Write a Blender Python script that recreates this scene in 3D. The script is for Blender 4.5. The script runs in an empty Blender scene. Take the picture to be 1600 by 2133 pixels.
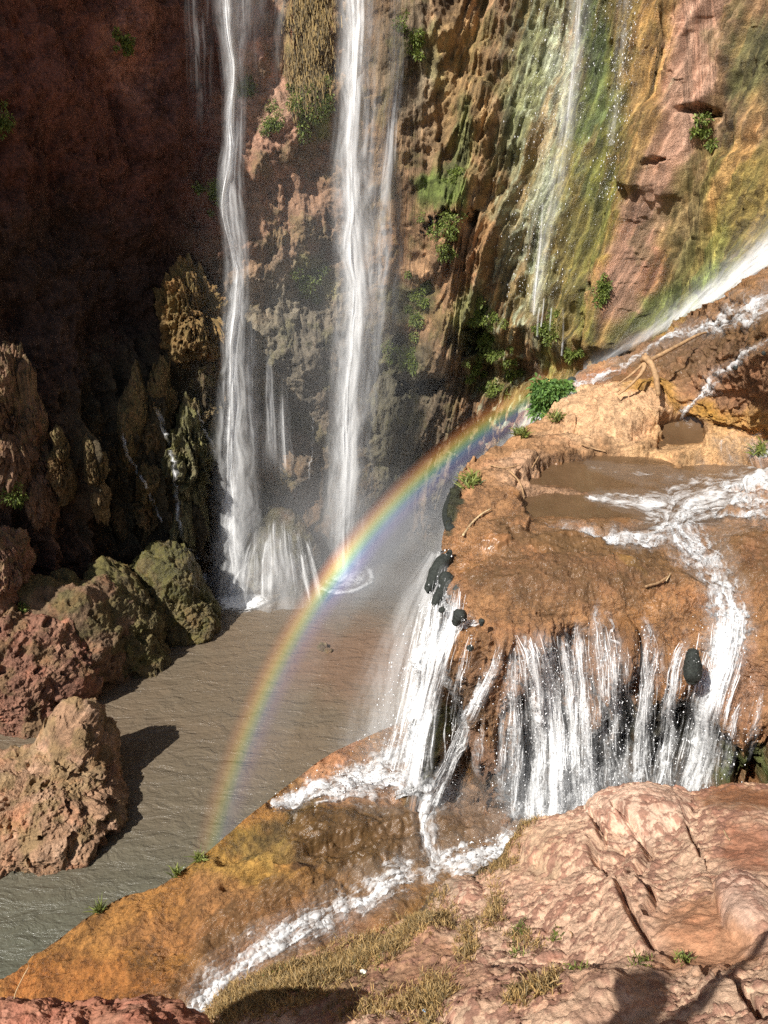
import bpy, math, random
import numpy as np, time
T0 = time.time()
from mathutils import Vector
random.seed(7)
RNG = np.random.default_rng(11)
SC = bpy.context.scene
COL = SC.collection

# ------------------------------------------------------------------ camera
CAMZ = 14.0
PITCH = math.radians(22.0)
FPX = 1541.0                       # focal length in photograph pixels
cam_d = bpy.data.cameras.new("camera")
cam = bpy.data.objects.new("camera", cam_d)
COL.objects.link(cam)
cam_d.sensor_fit = 'VERTICAL'
cam_d.sensor_height = 36.0
cam_d.lens = 26.0
cam_d.clip_start = 0.05
cam_d.clip_end = 2000.0
cam.location = (0, 0, CAMZ)
cam.rotation_euler = (math.radians(90) - PITCH, 0, 0)
SC.camera = cam

# ------------------------------------------------------------------ light
L = Vector((0.4877, 0.4568, 0.7440))           # anti-solar direction: right, down, forward
cp, sp = math.cos(PITCH), math.sin(PITCH)
LW = Vector((L.x, L.z * cp - L.y * sp, -L.z * sp - L.y * cp)).normalized()   # travel of sunlight
sun_el = math.asin(-LW.z)
sun_az = math.atan2(-LW.x, -LW.y)            # compass angle of the sun, from +Y towards +X
sun_d = bpy.data.lights.new("sun", 'SUN')
sun_d.energy = 5.0
sun_d.angle = math.radians(0.4)
sun_d.color = (1.0, 0.955, 0.88)
sun = bpy.data.objects.new("sun", sun_d)
COL.objects.link(sun)
sun.rotation_euler = LW.to_track_quat('-Z', 'Y').to_euler()
world = bpy.data.worlds.new("World")
SC.world = world
world.use_nodes = True
wn = world.node_tree
wn.nodes.clear()
sky = wn.nodes.new('ShaderNodeTexSky')
sky.sky_type = 'NISHITA'
sky.sun_disc = False
sky.sun_elevation = sun_el
sky.sun_rotation = sun_az
bgn = wn.nodes.new('ShaderNodeBackground')
bgn.inputs[1].default_value = 0.06
wo = wn.nodes.new('ShaderNodeOutputWorld')
wn.links.new(sky.outputs[0], bgn.inputs[0])
wn.links.new(bgn.outputs[0], wo.inputs[0])
SC.view_settings.view_transform = 'Standard'
SC.view_settings.look = 'None'
SC.view_settings.gamma = 1.0
SC.view_settings.exposure = 0.5
SC.render.engine = 'CYCLES'
SC.cycles.use_denoising = False
SC.cycles.max_bounces = 5
SC.cycles.diffuse_bounces = 3
SC.cycles.glossy_bounces = 2
SC.cycles.transmission_bounces = 2
SC.cycles.volume_bounces = 0
SC.cycles.transparent_max_bounces = 24
SC.cycles.sample_clamp_indirect = 3.0
SC.cycles.sample_clamp_direct = 3.0
SC.cycles.volume_step_rate = 2.0
SC.cycles.volume_max_steps = 64

# ------------------------------------------------------------------ projection helpers
CAM = np.array([0.0, 0.0, CAMZ])
FW = np.array([0.0, cp, -sp]); UPV = np.array([0.0, sp, cp]); RT = np.array([1.0, 0.0, 0.0])
def ray(u, v):
    u = np.asarray(u, float); v = np.asarray(v, float)
    return FW + ((u - 800.0) / FPX)[..., None] * RT + ((1066.5 - v) / FPX)[..., None] * UPV
def pz(u, v, z):
    r = ray(u, v); return CAM + r * ((z - CAMZ) / r[..., 2])[..., None]
def pY(u, v, Y):
    r = ray(u, v); return CAM + r * (Y / r[..., 1])[..., None]
def proj(P):
    d = P - CAM
    k = d @ FW
    ks = np.where(np.abs(k) < 1e-3, 1e-3, k)
    return 800 + FPX * (d @ RT) / ks, 1066.5 - FPX * (d @ UPV) / ks, k

# ------------------------------------------------------------------ noise
_perm = RNG.permutation(256).astype(np.int32)
_perm = np.concatenate([_perm, _perm, _perm])
_g = RNG.normal(size=(256, 3)); _g /= np.linalg.norm(_g, axis=1)[:, None]
_g = _g.astype(np.float32)
from concurrent.futures import ThreadPoolExecutor
_pool = ThreadPoolExecutor(4)
def perlin(P):
    P = np.asarray(P, np.float32)
    n = P.size // 3
    if n < 40000: return _perlin(P)
    Q = P.reshape(-1, 3)
    parts = list(_pool.map(_perlin, np.array_split(Q, 16)))
    return np.concatenate(parts).reshape(P.shape[:-1])
def _perlin(P):
    i = np.floor(P).astype(np.int32); f = P - i; i &= 255
    w = f * f * f * (f * (f * 6 - 15) + 10)
    out = 0
    for dx in (0, 1):
        a = _perm[i[..., 0] + dx]; wx = w[..., 0] if dx else 1 - w[..., 0]
        for dy in (0, 1):
            b = _perm[a + i[..., 1] + dy]; wy = w[..., 1] if dy else 1 - w[..., 1]
            for dz in (0, 1):
                h = _perm[b + i[..., 2] + dz]; wz = w[..., 2] if dz else 1 - w[..., 2]
                g = _g[h]
                dot = g[..., 0] * (f[..., 0] - dx) + g[..., 1] * (f[..., 1] - dy) + g[..., 2] * (f[..., 2] - dz)
                out = out + dot * wx * wy * wz
    return out * 1.6
def fbm(P, freq, octs=4, gain=.5, seed=0.0, ridge=False):
    P = np.asarray(P) * freq + seed * 17.3
    s, a = 0, 1.0
    for k in range(octs):
        n = perlin(P)
        if ridge: n = 1 - 2.2 * np.abs(n)
        s = s + a * n
        a *= gain; P = P * 2.03 + 5.1
    return s
def smooth(a, b, x):
    if b < a: return 1 - smooth(b, a, x)
    t = np.clip((x - a) / (b - a), 0, 1); return t * t * (3 - 2 * t)
def stretch(P, sx, sy, sz):
    return P * np.array([sx, sy, sz])
def cellular(P, freq, seed=0):
    """distance to the nearest jittered cell point"""
    P = np.asarray(P, np.float32) * freq + seed * 3.7
    Q = P.reshape(-1, 3)
    return np.concatenate(list(_pool.map(_cell, np.array_split(Q, 16)))).reshape(P.shape[:-1])
def _cell(P):
    i = np.floor(P).astype(np.int64)
    best = np.full(P.shape[:-1], 9.0)
    for dx in (-1, 0, 1):
        for dy in (-1, 0, 1):
            for dz in (-1, 0, 1):
                c = i + np.array([dx, dy, dz])
                h = (c[..., 0] * 73856093) ^ (c[..., 1] * 19349663) ^ (c[..., 2] * 83492791)
                j = np.stack([((h >> s) & 255) / 255.0 for s in (0, 7, 13)], -1)
                best = np.minimum(best, ((P - c - j) ** 2).sum(-1))
    return np.sqrt(best)

# ------------------------------------------------------------------ splines and fields
def spline(pts, n):
    """Catmull-Rom through control rows, n samples, roughly even in arc length of the first two columns"""
    p = np.asarray(pts, float)
    q = np.vstack([2 * p[0] - p[1], p, 2 * p[-1] - p[-2]])
    out = []
    for i in range(len(p) - 1):
        t = np.linspace(0, 1, 40, endpoint=False)[:, None]
        a, b, c, d = q[i], q[i + 1], q[i + 2], q[i + 3]
        out.append(.5 * (2 * b + (c - a) * t + (2 * a - 5 * b + 4 * c - d) * t * t + (3 * b - a - 3 * c + d) * t ** 3))
    out = np.vstack(out + [p[-1:]])
    s = np.concatenate([[0], np.cumsum(np.linalg.norm(np.diff(out[:, :2], axis=0), axis=1) + 1e-9)])
    tt = np.linspace(0, s[-1], n)
    return np.stack([np.interp(tt, s, out[:, k]) for k in range(out.shape[1])], 1)
class TPS:
    def __init__(self, xy, val, lam=1e-3):
        self.c = np.asarray(xy, float) / 500.0
        n = len(self.c)
        K = self.k(self.c) + lam * np.eye(n)
        Pm = np.hstack([np.ones((n, 1)), self.c])
        A = np.block([[K, Pm], [Pm.T, np.zeros((3, 3))]])
        self.w = np.linalg.solve(A, np.concatenate([val, np.zeros(3)]))
    def k(self, x):
        d2 = ((x[:, None, :] - self.c[None]) ** 2).sum(-1)
        return .5 * d2 * np.log(d2 + 1e-9)
    def __call__(self, u, v):
        x = np.stack([u.ravel(), v.ravel()], 1) / 500.0
        out = np.empty(len(x))
        for s in range(0, len(x), 100000):
            y = x[s:s + 100000]
            out[s:s + 100000] = self.k(y) @ self.w[:-3] + self.w[-3] + y @ self.w[-2:]
        return out.reshape(u.shape)
def depth_field(ctrl):
    uv, val = [], []
    for c in ctrl:
        u, v, z = c
        r = ray(u, v); d = (z - CAMZ) / r[2]
        uv.append((u, v)); val.append(math.log(d))
    return TPS(uv, np.array(val))

# ------------------------------------------------------------------ mesh builders
def link(o, parent=None, label=None, cat=None, group=None, kind=None):
    COL.objects.link(o)
    if parent is not None: o.parent = parent
    return tag(o, label, cat, group, kind)
def tag(o, label=None, cat=None, group=None, kind=None):
    if label: o['label'] = label
    if cat: o['category'] = cat
    if group: o['group'] = group
    if kind: o['kind'] = kind
    return o
def empty(name, loc, **k):
    o = bpy.data.objects.new(name, None)
    o.location = tuple(float(c) for c in loc); o.empty_display_size = .2
    return link(o, **k)
def mesh_obj(name, V, F, mat, attrs=None, smooth_=True, parent=None, **k):
    """V (n,3), F (m,3|4) arrays. attrs: name -> (n,) or (n,3)"""
    V = np.asarray(V, np.float32); F = np.asarray(F, np.int32)
    off = np.zeros(3)
    if parent is not None: off = np.array(parent.location)
    elif len(V):
        off = np.array([V[:, 0].mean(), V[:, 1].mean(), V[:, 2].min()])
    V = (V - off).astype(np.float32)
    me = bpy.data.meshes.new(name)
    me.vertices.add(len(V)); me.vertices.foreach_set('co', V.ravel())
    n = F.shape[1]
    me.loops.add(F.size); me.loops.foreach_set('vertex_index', F.ravel())
    me.polygons.add(len(F))
    me.polygons.foreach_set('loop_start', np.arange(0, F.size, n, dtype=np.int32))
    me.polygons.foreach_set('use_smooth', np.full(len(F), smooth_, bool))
    me.update(calc_edges=True)
    for a, val in (attrs or {}).items():
        val = np.asarray(val, np.float32)
        if val.ndim == 1:
            at = me.attributes.new(a, 'FLOAT', 'POINT'); at.data.foreach_set('value', val)
        else:
            at = me.attributes.new(a, 'FLOAT_VECTOR', 'POINT'); at.data.foreach_set('vector', val.ravel())
    me.materials.append(mat)
    o = bpy.data.objects.new(name, me)
    link(o, parent, **k)
    if parent is None: o.location = tuple(float(c) for c in off)
    return o
def grid_faces(n, m):
    i = np.arange(n - 1)[:, None] * m + np.arange(m - 1)[None]
    return np.stack([i, i + m, i + m + 1, i + 1], -1).reshape(-1, 4)
def grid_normals(P):
    du = np.gradient(P, axis=0); dv = np.gradient(P, axis=1)
    n = np.cross(du, dv)
    return n / (np.linalg.norm(n, axis=-1, keepdims=True) + 1e-12)

# ------------------------------------------------------------------ materials
class NT:
    def __init__(self, name):
        self.m = bpy.data.materials.new(name); self.m.use_nodes = True
        self.t = self.m.node_tree; self.t.nodes.clear()
    def n(self, kind, **k):
        nd = self.t.nodes.new('ShaderNode' + kind)
        ins = k.pop('ins', {})
        for a, b in k.items(): setattr(nd, a, b)
        for a, b in ins.items(): self.set(nd.inputs[a], b)
        return nd
    def set(self, sock, val):
        if isinstance(val, bpy.types.NodeSocket): self.t.links.new(val, sock)
        elif isinstance(val, bpy.types.Node): self.t.links.new(val.outputs[0], sock)
        elif isinstance(val, (tuple, list)) and len(val) == 3 and sock.type == 'RGBA': sock.default_value = (*val, 1)
        else: sock.default_value = val
    def math(self, op, a, b=0.0, c=None, clamp=False):
        nd = self.n('Math', operation=op, use_clamp=clamp)
        self.set(nd.inputs[0], a); self.set(nd.inputs[1], b)
        if c is not None: self.set(nd.inputs[2], c)
        return nd.outputs[0]
    def attr(self, name, vec=False):
        nd = self.n('Attribute', attribute_name=name)
        return nd.outputs['Vector'] if vec else nd.outputs['Fac']
    def noise(self, vec, scale, detail=4, rough=.55, dist=0.0):
        nd = self.n('TexNoise', ins={'Scale': scale, 'Detail': detail, 'Roughness': rough, 'Distortion': dist})
        self.set(nd.inputs['Vector'], vec); return nd.outputs['Fac']
    def ramp(self, x, a, b, lo=0.0, hi=1.0):
        nd = self.n('MapRange', interpolation_type='SMOOTHSTEP')
        for i, val in enumerate((x, a, b, lo, hi)): self.set(nd.inputs[i], val)
        return nd.outputs[0]
    def mix(self, f, a, b, mode='MIX'):
        nd = self.n('Mix', data_type='RGBA', blend_type=mode)
        self.set(nd.inputs[0], f); self.set(nd.inputs[6], a); self.set(nd.inputs[7], b)
        return nd.outputs[2]
    def scale(self, vec, s):
        nd = self.n('VectorMath', operation='MULTIPLY'); self.set(nd.inputs[0], vec); nd.inputs[1].default_value = s
        return nd.outputs[0]
    def out(self, surf=None, vol=None):
        o = self.n('OutputMaterial')
        if surf is not None: self.t.links.new(surf, o.inputs['Surface'])
        if vol is not None: self.t.links.new(vol, o.inputs['Volume'])
        return self.m
def geo_pos(t): return t.n('NewGeometry').outputs['Position']

def rock_material(name, fine=1.0, bump=.35, mottle=.5, iron=.45, tile=(1, 1, 1)):
    t = NT(name)
    p = t.attr('tex', True) if tile == 'tex' else t.scale(geo_pos(t), tile)
    col = t.attr('Col', True)
    wet = t.attr('wet')
    n1 = t.noise(p, 2.2 * fine, 6, .62, .3)
    n2 = t.noise(p, 11 * fine, 6, .65)
    n3 = t.noise(geo_pos(t), 38 * fine, 5, .75)
    f = t.math('ADD', t.math('MULTIPLY', n1, .38), t.math('ADD', t.math('MULTIPLY', n2, .34), t.math('MULTIPLY', n3, .28)))
    v = t.ramp(f, .38, .62, 1 - mottle, 1 + mottle * .75)
    c = t.mix(1.0, col, t.n('CombineXYZ', ins={0: v, 1: v, 2: v}), 'MULTIPLY')
    # iron-rich and pale patches that belong to the stone
    nh = t.noise(p, 1.1 * fine, 5, .6, .6)
    c = t.mix(t.ramp(nh, .5, .68, 0, iron), c, t.mix(1.0, c, (1.25, .82, .68), 'MULTIPLY'))
    nl = t.noise(p, 5 * fine, 5, .6, .4)
    c = t.mix(t.ramp(nl, .58, .72, 0, .5), c, t.mix(1.0, c, (1.35, 1.25, 1.15), 'MULTIPLY'))
    # damp stone is darker and glossier
    c = t.mix(wet, c, t.mix(1.0, c, (.72, .66, .58), 'MULTIPLY'))
    b = t.n('BsdfPrincipled')
    t.set(b.inputs['Base Color'], c)
    rr = t.math('ADD', t.math('MULTIPLY', wet, -.72), .90)
    t.set(b.inputs['Roughness'], t.math('ADD', rr, t.math('MULTIPLY', n2, .06)))
    t.set(b.inputs['Specular IOR Level'], t.math('ADD', .25, t.math('MULTIPLY', wet, .3)))
    h = t.math('ADD', t.math('MULTIPLY', n2, .7), t.math('ADD', t.math('MULTIPLY', n3, .5), t.math('MULTIPLY', n1, .8)))
    bp = t.n('Bump', ins={'Distance': .12 / fine})
    t.set(bp.inputs['Strength'], t.ramp(wet, .86, 1.0, bump, bump * .12))
    t.set(bp.inputs['Height'], h)
    t.t.links.new(bp.outputs[0], b.inputs['Normal'])
    return t.out(b.outputs[0])
M_cliff = rock_material("cliff_stone", .5, .8, .62, .2, tile='tex')
M_rock = rock_material("travertine", 1.1, .75, .55, .18)
M_near = rock_material("near_travertine", 2.4, .5, .34, .2)
M_bould = rock_material("boulder_stone", 1.1, .8, .5)

def leaf_material(name, col, var=.35, rough=.6):
    t = NT(name)
    a = t.attr('tone')
    c = t.mix(a, tuple(k * (1 - var) for k in col), tuple(min(1, k * (1 + var)) for k in (col[0] * 1.15, col[1], col[2] * .8)))
    b = t.n('BsdfPrincipled', ins={'Roughness': rough})
    t.set(b.inputs['Base Color'], c)
    tr = t.n('BsdfTranslucent'); t.set(tr.inputs[0], c)
    mx = t.n('MixShader', ins={0: .3}); t.t.links.new(b.outputs[0], mx.inputs[1]); t.t.links.new(tr.outputs[0], mx.inputs[2])
    return t.out(mx.outputs[0])
M_leaf = leaf_material("fern_leaf", (.17, .24, .06), .5)
M_bush = leaf_material("bush_leaf", (.13, .26, .07))
M_moss = leaf_material("hanging_moss", (.22, .17, .07), .7)
M_grass = leaf_material("dry_grass", (.34, .26, .13), .5)
M_green = leaf_material("green_grass", (.17, .22, .06), .5)

def whitewater_material(name, sa, sx, lo, hi, amax=.95, grain=30., bump=.6, tint=(.93, .94, .95), rough=.4, gw=.25, con=2.0):
    """streaky foam; flow = (along, across, 0) in metres, mask = how much water"""
    t = NT(name)
    fl = t.attr('flow', True); mk = t.attr('mask')
    p = geo_pos(t)
    n1 = t.noise(t.scale(fl, (sa, sx, 1)), 1.0, 7, .62, .35)
    n2 = t.noise(t.scale(fl, (sa * 4, sx * 2.6, 1)), 1.0, 5, .65, .5)
    n3 = t.noise(p, grain, 4, .7, .4)
    f = t.math('ADD', t.math('MULTIPLY', n1, .5 - gw * .3), t.math('ADD', t.math('MULTIPLY', n2, .5 - gw * .7), t.math('MULTIPLY', n3, gw)))
    f = t.math('ADD', t.math('MULTIPLY', t.math('SUBTRACT', f, .5), con), .5)
    thr = t.math('ADD', f, t.math('MULTIPLY', t.math('SUBTRACT', mk, .75), .5))
    al = t.math('MULTIPLY', t.ramp(thr, lo, hi, .03, amax), t.ramp(mk, .02, .35))
    b = t.n('BsdfPrincipled', ins={'Base Color': tint, 'Roughness': rough, 'Specular IOR Level': .5})
    bp = t.n('Bump', ins={'Strength': bump, 'Distance': .025})
    t.set(bp.inputs['Height'], f)
    t.t.links.new(bp.outputs[0], b.inputs['Normal'])
    t.set(b.inputs['Alpha'], al)
    return t.out(b.outputs[0])
M_rapid = whitewater_material("rapids_foam", 1.4, 8.0, .40, .82, .92, 26, .15, gw=.07, con=1.45)
M_foam = whitewater_material("pool_foam", 2.2, 5.0, .24, .58, .95, 12, .4, gw=.2, con=2.0)
M_casc = whitewater_material("cascade_foam", .55, 15.0, .43, .76, .95, 30, .35, gw=.12)
M_curt = whitewater_material("curtain_water", .45, 9.0, .46, .78, .93, 22, .1, gw=.22, con=1.9)
def fall_material(name, k, lo, hi, fs=1.0):
    t = NT(name)
    fl = t.attr('flow', True); mk = t.attr('mask')
    p = geo_pos(t)
    n1 = t.noise(t.scale(fl, (.5 * fs, 1.5 * fs, 1)), 1.0, 7, .64, 2.0)
    n2 = t.noise(t.scale(fl, (.8 * fs, 6 * fs, 1)), 1.0, 6, .65, .6)
    n3 = t.noise(p, 40, 3, .7)
    f = t.math('ADD', t.math('MULTIPLY', n1, .70), t.math('ADD', t.math('MULTIPLY', n2, .14), t.math('MULTIPLY', n3, .16)))
    al = t.math('MULTIPLY', t.ramp(t.math('ADD', f, t.math('MULTIPLY', mk, .12)), lo, hi, .04, 1.0), t.math('MULTIPLY', mk, k), clamp=True)
    b = t.n('BsdfDiffuse', ins={'Color': (.97, .975, .98)})
    b2 = t.n('BsdfTranslucent', ins={'Color': (.97, .975, .98)})
    m0 = t.n('MixShader', ins={0: .22}); t.t.links.new(b.outputs[0], m0.inputs[1]); t.t.links.new(b2.outputs[0], m0.inputs[2])
    tr = t.n('BsdfTransparent')
    m1 = t.n('MixShader'); t.set(m1.inputs[0], al)
    t.t.links.new(tr.outputs[0], m1.inputs[1]); t.t.links.new(m0.outputs[0], m1.inputs[2])
    return t.out(m1.outputs[0])
M_fall = fall_material("falling_water", .95, .44, .70)
M_veil = fall_material("falling_spray", .55, .36, .75)

def simple(name, col, rough=.8, var=.3, sc=12, bump=.3):
    t = NT(name)
    p = t.n('TexCoord').outputs['Object']
    n = t.noise(p, sc, 5, .6)
    v = t.ramp(n, .3, .7, 1 - var, 1 + var)
    c = t.mix(1.0, col, t.n('CombineXYZ', ins={0: v, 1: v, 2: v}), 'MULTIPLY')
    b = t.n('BsdfPrincipled', ins={'Roughness': rough}); t.set(b.inputs['Base Color'], c)
    bp = t.n('Bump', ins={'Strength': bump, 'Distance': .02}); t.set(bp.inputs['Height'], n)
    t.t.links.new(bp.outputs[0], b.inputs['Normal'])
    return t.out(b.outputs[0])
M_wood = simple("weathered_wood", (.36, .22, .11))
M_twig = simple("pale_twig", (.5, .36, .2))
M_black = simple("black_moss", (.018, .022, .018), .75, .5, 30, 1.0)

# ------------------------------------------------------------------ colour painting in a surface's own parameters
def paint(u, v, P, base, blobs, warp=45, nf=.35):
    col = np.broadcast_to(np.array(base, float), u.shape + (3,)).copy()
    wu = fbm(P, nf, 4, seed=3) * warp; wv = fbm(P, nf, 4, seed=5) * warp
    fine = fbm(P, nf * 5, 4, seed=9)
    for b in blobs:
        cu, cv, ru, rv, rgb = b[:5]
        w = b[5] if len(b) > 5 else 1.0
        a = math.radians(b[6]) if len(b) > 6 else 0.0
        du = u + wu - cu; dv = v + wv - cv
        x = (du * math.cos(a) + dv * math.sin(a)) / ru; y = (-du * math.sin(a) + dv * math.cos(a)) / rv
        d = np.sqrt(x * x + y * y) + fine * .22
        k = (w * (1 - smooth(.55, 1.25, d)))[..., None]
        col = col * (1 - k) + np.array(rgb) * k
    return col
def line_field(u, v, lines):
    """nearest polyline: along, across (pixels, signed), relative weight"""
    wm = max(p[2] for ln in lines for p in ln) * 3.2 + 12
    us = [p[0] for ln in lines for p in ln]; vs = [p[1] for ln in lines for p in ln]
    box = (u > min(us) - wm) & (u < max(us) + wm) & (v > min(vs) - wm) & (v < max(vs) + wm)
    A, B, R = np.zeros(u.shape), np.zeros(u.shape), np.full(u.shape, 1e3)
    if box.any():
        a, b, r = _line_field(u[box], v[box], lines); A[box] = a; B[box] = b; R[box] = r
    return A, B, R
def _line_field(u, v, lines):
    best = np.full(u.shape, 1e9); al = np.zeros(u.shape); ac = np.zeros(u.shape); wd = np.ones(u.shape)
    for ln in lines:
        p = spline(ln, max(8, 5 * len(ln)))
        s = 0.0
        for i in range(len(p) - 1):
            a, b = p[i], p[i + 1]
            d = b[:2] - a[:2]; L2 = d @ d + 1e-9
            t = np.clip(((u - a[0]) * d[0] + (v - a[1]) * d[1]) / L2, 0, 1)
            qx = u - (a[0] + d[0] * t); qy = v - (a[1] + d[1] * t)
            w = a[2] + (b[2] - a[2]) * t
            r = np.hypot(qx, qy) / np.maximum(w, 1e-3)
            m = r < best
            best = np.where(m, r, best)
            al = np.where(m, s + t * math.sqrt(L2), al)
            sg = np.sign(qx * d[1] - qy * d[0])
            ac = np.where(m, sg * np.hypot(qx, qy), ac)
            s += math.sqrt(L2)
    return al, ac, best

EXTRA = {}
SURF = []           # front-most points of every built rock skin, for resting things on it
RC = 4
def register(P, N):
    P = P.reshape(-1, 3); N = N.reshape(-1, 3)
    u, v, d = proj(P)
    m = np.where((d > .3) & (u > -200) & (u < 1900) & (v > -300) & (v < 2400))[0]
    cell = ((u[m] + 200) // RC).astype(np.int64) * 1000 + ((v[m] + 300) // RC).astype(np.int64)
    o = np.lexsort((d[m], cell)); cs = cell[o]; first = np.concatenate([[True], cs[1:] != cs[:-1]])
    idx = m[o[first]]
    SURF.append((dict(zip(cs[first].tolist(), idx.tolist())), u, v, d, P, N))
def on_surf(pu, pv, which=None, r=0):
    for k in range(0, 40):
        best = None
        for si, (tab, u, v, d, P, N) in enumerate(SURF):
            if which is not None and si not in which: continue
            for a in range(-k, k + 1):
                for b in ((-k, k) if abs(a) < k else range(-k, k + 1)):
                    j = tab.get(int((pu + 200) // RC + a) * 1000 + int((pv + 300) // RC + b))
                    if j is not None and (best is None or d[j] < best[0]): best = (d[j], P[j], N[j])
        if best is not None: return best
    return (10.0, pY(pu, pv, 10.0), np.array([0, 0, 1.0]))

# ================================================================== CLIFF
def build_cliff():
    nS, nZ = 1250, 620
    # plan of the gorge wall at mid height, and how far it steps in (+, towards the pool) at each level
    zs = np.array([-2., 3., 8., 14., 21., 30., 60.])
    plan = np.array([   # x, y, steps per level
        [-46, 10, 0, 0, 0, 0, 0, 0, -3],
        [-28, 13, 0, 0, 0, 0, 0, 0, -3],
        [-21, 14.2, .2, .2, .2, 0, 0, .2, -2],
        [-16.2, 16.8, .6, .3, .1, .0, -.8, -1.6, -4],
        [-13.8, 20.9, .9, .5, .0, -.2, .0, .6, 1],
        [-8.6, 27.6, .4, .0, -.2, 0, .2, .2, -1],
        [-5.0, 29.3, .5, .4, .2, .1, -.2, -.6, -3],
        [-2.0, 30.1, .7, .7, .4, .1, -.2, -.6, -3],
        [.6, 30.6, .3, .1, .3, .2, -.1, -.6, -3],
        [3.8, 30.3, -.6, -.6, .3, .7, .2, -.5, -4],
        [7.2, 28.6, -.6, .2, 1.1, .7, -.2, -1.2, -5],
        [10.2, 25.4, .3, .9, 1.3, .6, -.6, -2.0, -7],
        [12.6, 21.4, 1.0, 1.4, 1.7, .7, -1.0, -2.6, -9],
        [15.5, 16.5, 1.0, 1.2, 1.4, .6, -1.0, -2.6, -9],
        [19.5, 9., 1., 1, 1, 0, -1, -2.6, -9],
        [24, 0., 0, 0, 0, 0, 0, -2, -9]], float)
    # more columns where the camera looks
    c = spline(plan, 4000)
    ang = np.arctan2(c[:, 0], c[:, 1])
    inview = (np.abs(ang) < .60)
    w = np.where(inview, 1.0, .12)
    s = np.cumsum(w); s = (s - s[0]) / (s[-1] - s[0])
    tt = np.linspace(0, 1, nS)
    c = np.stack([np.interp(tt, s, c[:, k]) for k in range(c.shape[1])], 1)
    t = np.gradient(c[:, :2], axis=0); t /= np.linalg.norm(t, axis=1)[:, None]
    k = 25; ker = np.ones(k) / k
    tx = np.convolve(np.pad(t[:, 0], k // 2, 'edge'), ker, 'valid'); ty = np.convolve(np.pad(t[:, 1], k // 2, 'edge'), ker, 'valid')
    nrm = np.stack([ty, -tx], 1); nrm /= np.linalg.norm(nrm, axis=1)[:, None]     # towards the pool
    z = np.concatenate([np.linspace(-1.5, 24, 540), np.linspace(24, 60, nZ - 540 + 1)[1:]])
    from_levels = spline(np.stack([zs, np.arange(len(zs))], 1), 400)
    lev = np.interp(z, from_levels[:, 0], from_levels[:, 1])
    li = np.clip(np.floor(lev).astype(int), 0, len(zs) - 2); lf = lev - li; lf = lf * lf * (3 - 2 * lf)
    off = c[:, 2:]
    step = off[:, li] * (1 - lf) + off[:, li + 1] * lf
    P = np.empty((nS, nZ, 3))
    P[..., 0] = c[:, 0][:, None] + nrm[:, 0][:, None] * step
    P[..., 1] = c[:, 1][:, None] + nrm[:, 1][:, None] * step
    P[..., 2] = z[None]
    N = np.concatenate([np.broadcast_to(nrm[:, None, :], (nS, nZ, 2)), np.zeros((nS, nZ, 1))], -1)
    u, v, d = proj(P)
    u = np.where(d > 1, u, -3000.)
    # relief -----------------------------------------------------
    lean = stretch(P, 1, 1, .0); lean[..., 2] = P[..., 2]
    sh = P.copy(); sh[..., 0] -= .22 * P[..., 2] * smooth(-1, 3, P[..., 0]); sh[..., 1] += .08 * P[..., 2]
    big = fbm(P, .16, 3, seed=1)
    lump = fbm(P, .45, 4, seed=2)
    rr = 1 - np.minimum(1, cellular(P + .5 * np.stack([lump] * 3, -1), .55, 3) * 1.1)
    drape = fbm(stretch(sh, 1, 1, .12), .8, 4, .5, 4, ridge=True)
    flute = fbm(stretch(sh, 1, 1, .07), 2.6, 3, .55, 6, ridge=True)
    rough = fbm(P, 1.8, 4, .55, seed=7)
    crag = fbm(P + .3 * rough[..., None], 1.1, 4, .55, seed=8, ridge=True)
    wr = smooth(760, 900, u)                        # right side: drapery
    wf = smooth(1020, 1130, u) * (1 - smooth(1390, 1450, u) * .4)    # smooth algae sheets
    wl = 1 - smooth(400, 520, u)
    wmid = smooth(430, 500, u) * (1 - wr)
    disp = big * (.9 - .4 * wmid - .35 * wf) + lump * (.62 - .15 * wr - .33 * wf) + rr * .3 * (1 - wr)
    disp += drape * (.12 + .42 * wr - .24 * wf)
    disp += flute * (.04 + .13 * wr - .05 * wf)
    disp += rough * (.12 - .02 * wmid + .02 * wr - .07 * wf) + crag * (.10 + .0 * wmid - .0 * wr - .06 * wf)
    fine_ = fbm(stretch(sh, 1, 1, .4), 5.0, 3, .6, 18)
    disp += fine_ * (.04 - .028 * wf)
    slab = fbm(stretch(sh, 1, 1, .35), .5, 3, .5, 17, ridge=True)
    disp += slab * .35 * wr * (1 - wf)
    # long upright fins on the lower left, which catch grazing sun
    fins = fbm(stretch(P, 1, 1, .12), .6, 4, .55, 12, ridge=True)
    lowleft = (1 - smooth(420, 560, u)) * smooth(640, 860, v)
    disp += fins * .85 * lowleft + crag * .06 * lowleft
    # hanging tufa skirts: bulges that stop short with an undercut below
    def skirt(cu, cv, ru, rv, amp, flat=3.0):
        nonlocal disp
        wob = fbm(P, .5, 3, seed=cu) * 30
        x = (u + wob - cu) / ru; y = (v + wob * 1.2 - cv) / rv
        prof = np.where(y < 0, np.clip(1 + y, 0, 1) ** .7, np.clip(1 - y * flat, 0, 1))
        disp = disp + amp * prof * np.clip(1 - x * x, 0, 1) ** .6
    skirt(1000, 640, 110, 300, 1.3); skirt(880, 560, 70, 230, 1.2); skirt(960, 720, 90, 130, .8)
    skirt(900, 760, 110, 110, .9); skirt(1090, 720, 70, 160, .8); skirt(1170, 690, 60, 260, .9)
    skirt(960, 420, 70, 260, 1.2); skirt(850, 330, 60, 260, 1.0); skirt(1030, 860, 160, 90, .7, 1.5)
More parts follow.
